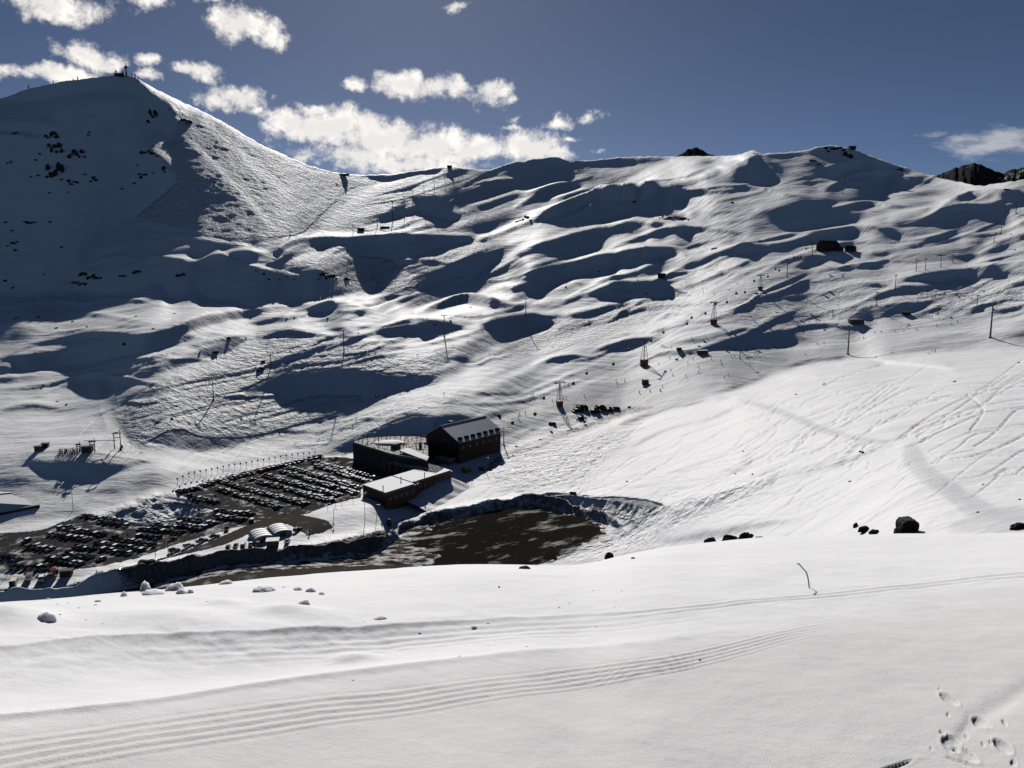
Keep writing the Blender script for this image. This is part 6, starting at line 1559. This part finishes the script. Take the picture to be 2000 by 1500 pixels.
heap('dark green covered heap between the left and the red groomer', 1140, 800, 9, 4.2, seed=3); heap('dark green covered heap behind the red groomer', 1172, 800, 7, 3.8, seed=5)
heap('small dark heap alone on bright snow left below the machines', 1078, 829, 4.2, 2.0, seed=8); heap('dark heap at the right end of the parked machines', 1204, 800, 4.5, 2.6, seed=9)
heap('dark bushes half under snow at the bottom of the lower lot', 287, 1100, 5.5, 2.0, 'snowy_bush', 'bush', seed=4)

# ------------------------------------------------------------------ people
def skin_body(name, J, Ed, R, mat, parent=None):
    me = bpy.data.meshes.new(name); me.from_pydata(J, Ed, []); me.update(); o = bpy.data.objects.new(name, me); COL.objects.link(o)
    md = o.modifiers.new('s', 'SKIN'); md.use_smooth_shade = True
    for v, r in zip(me.skin_vertices[0].data, R): v.radius = (r, r)
    me.skin_vertices[0].data[0].use_root = True
    o.modifiers.new('d', 'SUBSURF').levels = 1
    dg = bpy.context.evaluated_depsgraph_get(); m2 = bpy.data.meshes.new_from_object(o.evaluated_get(dg)); m2.name = name
    bpy.data.objects.remove(o); m2.materials.clear(); m2.materials.append(mat); m2.polygons.foreach_set('use_smooth', [True] * len(m2.polygons))
    o2 = bpy.data.objects.new(name, m2); COL.objects.link(o2)
    if parent: o2.parent = parent
    return o2
M_JKT = {'dark': plain('dark_jacket', (.02, .02, .025), .9), 'blue': plain('blue_jacket', (.03, .06, .16), .9), 'red': plain('red_jacket', (.28, .03, .03), .9), 'grey': plain('grey_jacket', (.10, .10, .11), .9)}
M_SKIN = plain('face_skin', (.42, .26, .18), .6)
def mk_person(pose):
    t = thing('person', 'person', 'person')
    lean, step, ski = {'stand': (0, .06, False), 'ski': (.22, .12, True), 'walk': (.04, .26, False)}[pose]
    kn = .5; hip = .93 if pose != 'ski' else .82
    J = [(0, 0, hip), (lean * .5, 0, hip + .27), (lean, 0, hip + .50), (lean * 1.15, 0, hip + .60), (lean * 1.25, 0, hip + .70), (lean * 1.3, 0, hip + .84),
         (step * .4 + (.12 if ski else 0), .10, kn), (step * .3 - .02, .12, .10), (step * .3 + .16, .13, .05), (-step * .4 + (.12 if ski else 0), -.10, kn), (-step * .5, -.12, .10), (-step * .5 + .18, -.13, .05),
         (lean, .19, hip + .48), (lean + .10, .27, hip + .22), (lean + .30 if ski else .12, .30, hip + .06), (lean, -.19, hip + .48), (lean + .10, -.27, hip + .22), (lean + .30 if ski else .12, -.30, hip + .06)]
    E_ = [(0, 1), (1, 2), (2, 3), (3, 4), (4, 5), (0, 6), (6, 7), (7, 8), (0, 9), (9, 10), (10, 11), (2, 12), (12, 13), (13, 14), (2, 15), (15, 16), (16, 17)]
    R = [.15, .16, .17, .07, .10, .09, .10, .07, .06, .10, .07, .06, .09, .07, .05, .09, .07, .05]
    skin_body('body', J, E_, R, M_JKT['dark'], t)
    m = MB(); m.lathe((lean * 1.3, 0, hip + .74), [(.11, 0), (.135, .08), (.11, .17), (.03, .22)], 8); m.build('helmet', M_BLACK, t, smooth=True)
    if ski:
        for s in (-1, 1):
            m = MB(); m.box((.1, s * .13, .02), (1.7, .09, .03)); m.build('ski', M_BLACK, t)
            m = MB(); m.tube((lean + .3, s * .30, hip + .1), (lean - .1, s * .42, .02), .02, n=4); m.build('ski_pole', M_BLACK, t)
    return t
PPL = {k: Proto(lambda k=k: mk_person(k)) for k in ('stand', 'ski', 'walk')}
def person(x, y, pose, lab, group, up=0.0, z=None, s=1.15):
    p = G(x, y, up) if z is None else at_z(x, y, z); c = random.choices(list(M_JKT), [.6, .15, .1, .15])[0]
    PPL[pose].place(p, random.uniform(0, 6.28), lab, group, s, {'body': M_JKT[c]})
W5 = 1220, 640, 7.1429
sk = [(1220 + a / 7.143, 640 + b / 7.143) for a, b in [(510, 265), (540, 262), (560, 275), (600, 290), (650, 295), (935, 175), (1138, 165), (630, 435), (475, 510), (885, 500), (640, 600), (670, 670), (855, 685), (1035, 570), (1030, 635), (1345, 480), (1350, 515), (1440, 670), (1390, 705), (1530, 320), (1700, 315), (1795, 300), (1825, 345), (1885, 330), (1815, 385), (1865, 385), (1495, 425), (1530, 412), (1745, 525), (960, 448), (1215, 445), (355, 890), (530, 830), (500, 885), (205, 915)]]
A_LAB = 'skier on the grey piste around the gondola pylon and fence'
for x, y in sk: person(x, y, 'ski', A_LAB, 'skiers on the middle piste')
for a, b in [(415, 115), (380, 315), (340, 312), (160, 370), (670, 285), (1190, 35), (1210, 85), (1330, 40), (1910, 198), (1575, 235)]: person(1060 + a / 8.33, 740 + b / 8.33, 'ski', 'skier on the grey piste between the lattice pylon and the parked machines', 'skiers near the parked machines')
for a, b in [(50, 1025), (105, 990), (165, 860), (150, 860), (225, 870), (315, 475), (60, 1000)]: person(1000 + a / 4, 560 + b / 4, 'ski', 'skier coming down to the lodge beside the gondola rope', 'skiers above the lodge')
for a, b in [(1850, 195), (1890, 158), (1920, 165), (1980, 160), (1840, 212), (1895, 220), (1915, 215), (1870, 240), (1495, 48), (1520, 20), (1580, 62), (1700, 30), (1760, 60)]: person(1000 + a / 4, 560 + b / 4, 'ski', 'tiny skier on the upper grey slope around the highest lattice pylon', 'skiers on the upper slope')
for a, b in [(1258, 610), (290, 615), (745, 485), (615, 490), (385, 528), (435, 522), (135, 555), (175, 558), (50, 555), (830, 442), (885, 440), (990, 430), (1060, 430), (1160, 418), (1085, 398), (1320, 392), (1480, 360), (320, 375), (375, 365), (1430, 375), (545, 232)]: person(1500 + a / 4, 540 + b / 4, 'ski', 'skier on the wide grey piste at right', 'skiers on the right piste')
person(1820, 688, 'stand', 'left one of the two people standing on the bright edge of the right piste', None, s=1.4); person(1826, 688, 'stand', 'right one of the two people standing on the bright edge of the right piste', None, s=1.4)
for i in range(15): person(1783 + i * 2.7, 622 - (i % 3) * .6, 'stand', 'dark figure in the waiting line right of the brown lift hut', 'queue at the right lift')
for a, b in [(935, 705), (955, 710), (1015, 705), (1115, 675), (1128, 675), (1470, 680), (785, 890), (755, 943), (1820, 370), (1400, 918), (530, 1180)]: person(500 + a / 4, 600 + b / 4, 'ski', 'skier on the pale piste descending left behind the lodge', 'skiers behind the lodge')
for i in range(38):
    person(116 + (i % 13) * 3.3 + random.uniform(-1, 1), 884 + (i // 13) * 3.6 - (i % 13) * .25 + random.uniform(-.6, .6), 'stand', 'dark figure in the dense queue at the left lift', 'queue at the left lift')
for i, (x, y) in enumerate([(x, y) for x in range(700, 832, 8) for y in (859, 866, 874, 882)]):
    if y > 866 + (x - 700) * .20 or y < 857 or (742 < x < 788 and 860 < y < 870) or random.random() < .25: continue
    person(x + random.uniform(-3, 3), y + random.uniform(-2, 2), random.choice(['stand', 'walk']), 'person standing on the sun terrace', 'people on the sun terrace', z=-101.82)
for x, y in [(655, 905), (668, 908), (735, 914), (742, 918), (250, 1050), (430, 985), (652, 1030), (605, 1042), (800, 908), (815, 910), (785, 903)]: person(x, y, 'walk', 'person walking in the parking area near the lodge', 'people walking between the cars', .15)
for a, b in [(260, 530), (1840, 700), (1930, 610), (840, 660)]: pass
for x, y in [(1212, 537), (1300, 553), (1330, 560), (1340, 556), (1352, 562), (1372, 565), (1440, 555), (1245, 555), (1190, 560), (1400, 520), (1043, 558), (1075, 560), (1290, 510), (1378, 485)]: person(x, y, 'ski', 'tiny skier around the shelter on the shaded middle shoulder', 'skiers near the middle shelter', s=1.3)
# ------------------------------------------------------------------ rocks and near things
def rock_mesh(name, seed, sx, sy, sz, mat, parent=None, sub=3, jag=.35):
    bm = bmesh.new(); bmesh.ops.create_icosphere(bm, subdivisions=sub, radius=1.0)
    r = np.random.default_rng(seed); ph = r.uniform(0, 50, 3)
    for v in bm.verts:
        p = v.co; n = 0
        for k, f in enumerate((1.1, 2.3, 4.7)): n += math.sin(p.x * f * 2.1 + ph[0] + k) * math.sin(p.y * f * 2.4 + ph[1]) * math.cos(p.z * f * 1.9 + ph[2]) / (k + 1)
        q = 1 + jag * n + r.normal(0, .045)
        v.co = Vector((p.x * sx * q, p.y * sy * q, max(p.z, -.45) * sz * q))
    me = bpy.data.meshes.new(name); bm.to_mesh(me); bm.free(); me.materials.append(mat); o = bpy.data.objects.new(name, me); COL.objects.link(o)
    if parent: o.parent = parent
    return o
def outcrop(x, y, w, h, lab, group=None, mat=None, seed=0, n=None):
    p = G(x, y + h * .25); s = float(depth_at(x, y)) / F; W_ = w * s; H_ = h * s
    n = n or max(1, int(w / 4.5)); 
    if n == 1:
        o = rock_mesh('rock_outcrop', seed, W_ / 2, W_ / 2.6, H_ / 1.7, mat or M_ROCK, sub=3 if w > 8 else 2); o.location = p; return tag(o, lab, 'rock', group)
    t = thing('rock_outcrop', lab, 'rock', tuple(p), 0, group); r = random.Random(seed)
    for k in range(n):
        f = (k + .5) / n - .5; o = rock_mesh('crag', seed * 7 + k, W_ / n * r.uniform(.4, .95), W_ / n * r.uniform(.4, .7), H_ / 2.2 * r.uniform(.3, 1.0), mat or M_ROCK, t, 3)
        q = G(x + f * w, y + h * .25 + r.uniform(-.5, .5) * h); o.location = q - p
    return t
BIG = [(100, 262, 26, 12, 'upper rocky rib on the shaded left face'), (108, 287, 30, 16, 'broken rock band in the middle of the shaded left face'), (150, 299, 34, 12, 'rock ledge at the right end of the left face rock band'), (108, 330, 34, 26, 'largest brown crag low on the shaded left face'),
       (142, 357, 22, 12, 'lowest brown crag on the shaded left face'), (182, 350, 14, 10, 'small crag right of the lowest brown crag'), (296, 226, 20, 20, 'dark rocks on the shoulder under the left summit'), (363, 236, 20, 9, 'dark rock patch at the top of the lit left flank'),
       (287, 297, 26, 9, 'rock line at the edge of the lit flank'), (320, 328, 8, 9, 'small rock below the lit flank edge'), (280, 342, 14, 9, 'scattered rock group below the flank edge rocks'), (30, 258, 12, 5, 'flat rock near the left edge high on the face'),
       (60, 434, 22, 5, 'thin rock strip low on the left face'), (28, 473, 16, 7, 'dark rock near the left edge low on the face'), (178, 537, 44, 10, 'long rock ledge under the lit snow field'), (155, 552, 30, 6, 'lower rock ledge at the left foot of the mountain'),
       (268, 531, 16, 9, 'dark rock on the crest above the jagged shadow edge'), (240, 536, 14, 5, 'thin rock right of the long ledge'), (352, 537, 18, 9, 'rock with a snow cap in the wide shadow'), (638, 537, 40, 10, 'rock cliff with snow cap right of the wide shadow'), (677, 547, 10, 8, 'small rock beside the snow capped cliff'),
       (1024, 431, 30, 9, 'rocks left of the long bright ridge'), (1240, 394, 7, 5, 'single rock in the shade under the long bright ridge'), (1317, 427, 60, 6, 'row of rocks on the crest in the middle of the far slopes'), (1656, 304, 16, 16, 'dark cliff under the right summit'), (1592, 315, 24, 9, 'rock ledge left of the right summit'),
       (1630, 290, 40, 9, 'rocky top of the right summit ridge'), (1758, 331, 18, 6, 'rock on the right shoulder of the right summit'), (1475, 298, 9, 5, 'small rock on the pointed white peak'), (1478, 573, 8, 4, 'tiny rock beside the small gondola pylon'), (1395, 488, 10, 5, 'dark rock on the crest right of the middle shelter'),
       (447, 661, 7, 6, 'rock on the lit crest above the moguls'), (421, 684, 12, 8, 'rock in the shaded bank above the moguls'), (243, 674, 8, 6, 'rock in the shaded bank at left'), (508, 720, 12, 9, 'dark rocks left of the large shaded hollow'), (514, 706, 8, 5, 'small rock above the rocks by the shaded hollow'),
       (794, 808, 9, 4, 'rock on the lip of the shadow above the lodge'), (308, 823, 9, 5, 'dark rock on the moguls above the left lift'), (30, 621, 10, 3, 'low rock on the bright snow at far left'), (75, 619, 8, 3, 'second low rock on the bright snow at left'), (142, 628, 5, 3, 'small rock right of the low rocks at left'),
       (880, 633, 6, 4, 'small rock right of the fourth chairlift pylon'), (850, 640, 10, 5, 'rock in the hollow left of the fourth chairlift pylon'), (975, 812, 8, 6, 'rock on the bright snow above the lodge roof'), (705, 452, 8, 4, 'rock on the hillock below the saddle'), (1965, 378, 10, 4, 'rock on the rim of the curved shadow at upper right'), (1760, 329, 8, 3, 'tiny rock behind the right shoulder'),
       (1205, 800, 6, 4, 'rock at the end of the parked machines')]
for i, (x, y, w, h, lab) in enumerate(BIG): outcrop(x, y, w, h, lab, seed=i + 3)
SMALL = [(15, 318), (22, 316), (78, 300), (70, 312), (92, 345), (120, 350), (165, 340), (185, 345), (174, 258), (172, 264), (306, 305), (268, 322), (272, 340), (262, 358), (238, 368), (97, 376), (134, 375), (10, 434), (98, 433), (24, 450), (30, 488), (120, 482), (85, 536), (10, 548), (25, 562), (15, 480), (420, 355), (322, 335), (300, 338), (60, 345), (75, 342),
         (515, 535), (525, 545), (545, 545), (560, 540), (575, 546), (500, 528)]
for i, (x, y) in enumerate(SMALL): outcrop(x, y, random.uniform(3.5, 7), random.uniform(2.5, 4.5), 'small loose dark rock scattered over the shaded left mountain face', 'small rocks on the shaded left face', seed=100 + i, n=1)
SM2 = [(110, 640), (170, 640), (300, 650), (340, 612), (265, 618), (390, 688), (85, 755), (130, 790), (112, 784), (480, 660), (560, 622), (575, 620), (640, 622), (1170, 530), (1105, 560), (1150, 630), (920, 600), (985, 603), (1430, 395), (1560, 640), (1610, 644), (1340, 500), (1262, 573)]
for i, (x, y) in enumerate(SM2): outcrop(x, y, random.uniform(3.5, 6), random.uniform(2, 3.5), 'small dark stone poking out of the rolling snow slopes', 'small stones on the rolling slopes', seed=160 + i, n=1)
SM3 = [(1225, 940), (1437, 925), (1470, 926), (1452, 881), (1680, 880), (1685, 883), (1660, 940), (1864, 745), (1990, 707), (1920, 946), (1992, 975), (1555, 770), (1610, 750), (1780, 1030), (1910, 1000)]
for i, (x, y) in enumerate(SM3): outcrop(x, y, random.uniform(3.5, 6), random.uniform(2.5, 4), 'small dark stone lying on the wide sunny slope at right', 'small stones on the sunny slope', seed=190 + i, n=1)
# dark rocks just behind the near crest
def near_rock(x, y, w, h, lab, seed, mat=None, rho=None):
    s = float(depth_at(x, y)) / F; p = G(x, y, -.05)
    o = rock_mesh('boulder', seed, w * s / 2, w * s / 3, h * s / 1.45, mat or M_ROCKN, sub=4, jag=.25); o.location = p + Z * (h * s * .2); return tag(o, lab, 'boulder')
near_rock(1387, 1067, 26, 20, 'leftmost of the dark boulders half buried behind the near crest', 11); near_rock(1425, 1062, 32, 20, 'middle dark boulder behind the near crest', 12); near_rock(1457, 1056, 30, 18, 'largest dark boulder of the group behind the near crest', 13)
near_rock(1484, 1053, 18, 6, 'flat dark boulder right of the group behind the near crest', 14); near_rock(1671, 1029, 9, 9, 'small dark stone left of the two snow capped stones', 15); near_rock(1688, 1038, 22, 12, 'snow capped stone left of the standing boulder', 16); near_rock(1708, 1043, 20, 10, 'second snow capped stone left of the standing boulder', 17)
near_rock(1990, 1032, 26, 10, 'dark stone at the right picture edge behind the crest', 18); near_rock(1190, 1092, 18, 16, 'dark stone left of the crest dip beside the ski tracks', 19)
# the standing boulder
s = float(depth_at(1768, 1043)) / F; t = thing('standing_boulder', 'big black block shaped boulder standing on the snow at right', 'boulder', tuple(G(1768, 1046, -.3)))
o = rock_mesh('rock', 31, 21 * s, 16 * s, 15 * s, M_ROCKN, t, 4, .12); o.location = (0, 0, 7 * s)
bm = bmesh.new(); bmesh.ops.create_cube(bm, size=1); bmesh.ops.subdivide_edges(bm, edges=bm.edges, cuts=6, use_grid_fill=True); rr = np.random.default_rng(4)
for v in bm.verts:
    c = v.co.copy(); k = 1 - .22 * (abs(c.x) * 2) ** 4 * (abs(c.z) * 2) ** 4; v.co = Vector((c.x * 30 * s * k, c.y * 24 * s, c.z * 32 * s * k)) + Vector(rr.normal(0, .5 * s, 3))
me = bpy.data.meshes.new('rock_top'); bm.to_mesh(me); bm.free(); me.materials.append(M_ROCKN); o = bpy.data.objects.new('rock_top', me); COL.objects.link(o); o.parent = t; o.location = (2.5 * s, 0, 19 * s)
# on the near snow bank
for x, y, w, h, lab, sd in [(1026, 1109, 22, 8, 'small dark stone on the near snow just below the crest', 41), (1237, 1085, 8, 4, 'tiny dark stone on the near snow right of the crest dip', 42), (975, 1164, 4, 4, 'tiny dark pebble on the bright near snow', 43), (1369, 1264, 6, 3, 'tiny pebble on the near piste beside the grooves', 44)]:
    p, r = FG(x, y); s = r / F; o = rock_mesh('stone', sd, w * s / 2, w * s / 3, h * s / 1.3, M_ROCKN, sub=3); o.location = p; tag(o, lab, 'stone')
p, r = FG(1581, 1151, -.03); s = r / F; t = thing('bent_stick', 'thin bent dark stick poking out of the near snow', 'stick', tuple(p))
m = MB(); pl = [(0, 0, 0), (-2, 0, 14), (-5, 0, 28), (-9, 0, 37), (-16, 0, 44), (-20, 0, 49), (-24, 0, 53), (-25.5, 0, 51)]
m.path([Vector(q) * s for q in pl], 1.1 * s, 6); m.build('shaft', M_BLACK, t)
M_LUMP = snow_material('lump_snow', False); _b = M_LUMP.node_tree.nodes['Principled BSDF']; _b.inputs['Subsurface Weight'].default_value = .8; _b.inputs['Subsurface Radius'].default_value = (.16, .16, .18); _b.inputs['Subsurface Scale'].default_value = 1.0
# lumps of snow thrown up beside the piste
LUMPS = [(32, 1222, 44, 18, 'large rounded snow lump at the left edge of the near bank'), (96, 1243, 17, 15, 'angular snow block lowest at the left of the bank'), (288, 1203, 13, 18, 'pointed snow slab standing left of the middle lumps'), (357, 1196, 12, 9, 'small snow lump above the flat slab'), (345, 1213, 22, 12, 'flat snow slab in the middle of the lumps'), (375, 1198, 8, 8, 'little snow lump right of the small one'),
         (304, 1219, 24, 5, 'low snow wedge under the pointed slab'), (442, 1181, 15, 7, 'single snow lump high on the near bank'), (518, 1195, 28, 10, 'wide smooth snow lump left of centre'), (608, 1193, 13, 8, 'upper snow lump of the group right of the wide one'), (594, 1217, 16, 8, 'lower snow lump of the group right of the wide one'), (583, 1205, 12, 6, 'left snow lump of the group right of the wide one'), (630, 1199, 9, 5, 'right snow lump of the group right of the wide one'),
         (740, 1198, 16, 5, 'low snow lump alone near the middle'), (925, 1192, 8, 4, 'tiny snow lump right of the middle'), (245, 1202, 8, 7, 'tiny snow point left of the slab'), (193, 1210, 7, 4, 'tiny snow bump far left'), (52, 1205, 9, 6, 'little snow lump behind the large rounded one')]
for i, (x, y, w, h, lab) in enumerate(LUMPS):
    p, r = FG(x, y + h * .3); s = r / F
    w *= 1.5; h *= 1.3
    o = rock_mesh('snow_lump', 60 + i, w * s / 1.8, w * s / 2.2, h * s / 1.15, M_LUMP, sub=4, jag=.2); o.location = p - Z * (h * s * .12); o.rotation_euler = (.1, .15 * (-1) ** i, i)
    o.data.polygons.foreach_set('use_smooth', [True] * len(o.data.polygons)); tag(o, lab, 'snow lump')
for i in range(34):
    x = random.choice([random.uniform(240, 420), random.uniform(480, 760), random.uniform(20, 240), random.uniform(760, 1250)]); y = float(np.interp(x, [0, 250, 500, 760, 1000, 1250], [1232, 1216, 1212, 1206, 1192, 1180])) + random.uniform(-14, 22)
    p, rr_ = FG(x, y); s = rr_ / F; w = random.uniform(3, 7)
    o = rock_mesh('snow_crumb', 300 + i, w * s / 2, w * s / 2.2, w * s / 3.2, M_LUMP, sub=2, jag=.2); o.location = p; tag(o, 'tiny crumb of snow lying along the edge of the near bank', 'snow crumb', 'tiny snow crumbs along the near bank')
# far rocky mountain beyond the right shoulder and the dark knoll on the skyline
def far_peak(name, prof, rho, mat, depth, drop):
    P = np.array(prof, float); xs = np.arange(P[0, 0], P[-1, 0] + .1, 1.5); ys = np.interp(xs, P[:, 0], P[:, 1]) + fbm(xs / 6, xs * 0, 4, 90) * 6
    rows = np.linspace(-1, 1, 60); Y, X = np.meshgrid(rows, xs, indexing='ij'); R_ = rho + Y * depth
    te, az = tan_el_az(X, np.broadcast_to(ys, X.shape)); top = rho * te
    zz = top - drop * np.abs(Y) ** 1.15 - 25 * fbm(X / 9, Y * 5, 4, 91) * (1 - np.exp(-np.abs(Y) * 5)) * 2
    V_ = np.stack([R_ * np.sin(az), R_ * np.cos(az), zz], -1); o = grid_object(name, V_, mat, smooth=False); o['kind'] = 'structure'; return o
M_FARROCK = ground_mat('far_rock', (.030, .028, .028), (.065, .06, .058), (.75, .75, .77), .010, .60, .66)
far_peak('far_mountain', [(1800, 372), (1822, 345), (1845, 337), (1862, 328), (1885, 322), (1905, 318), (1925, 324), (1945, 334), (1958, 337), (1975, 331), (2000, 326), (2040, 320), (2100, 330), (2200, 345)], 5200, M_FARROCK, 900, 420)
far_peak('rocky_knoll', [(1305, 312), (1325, 305), (1333, 297), (1345, 291), (1358, 288), (1370, 291), (1382, 299), (1400, 306), (1430, 312)], 4300, M_FARROCK, 260, 160)
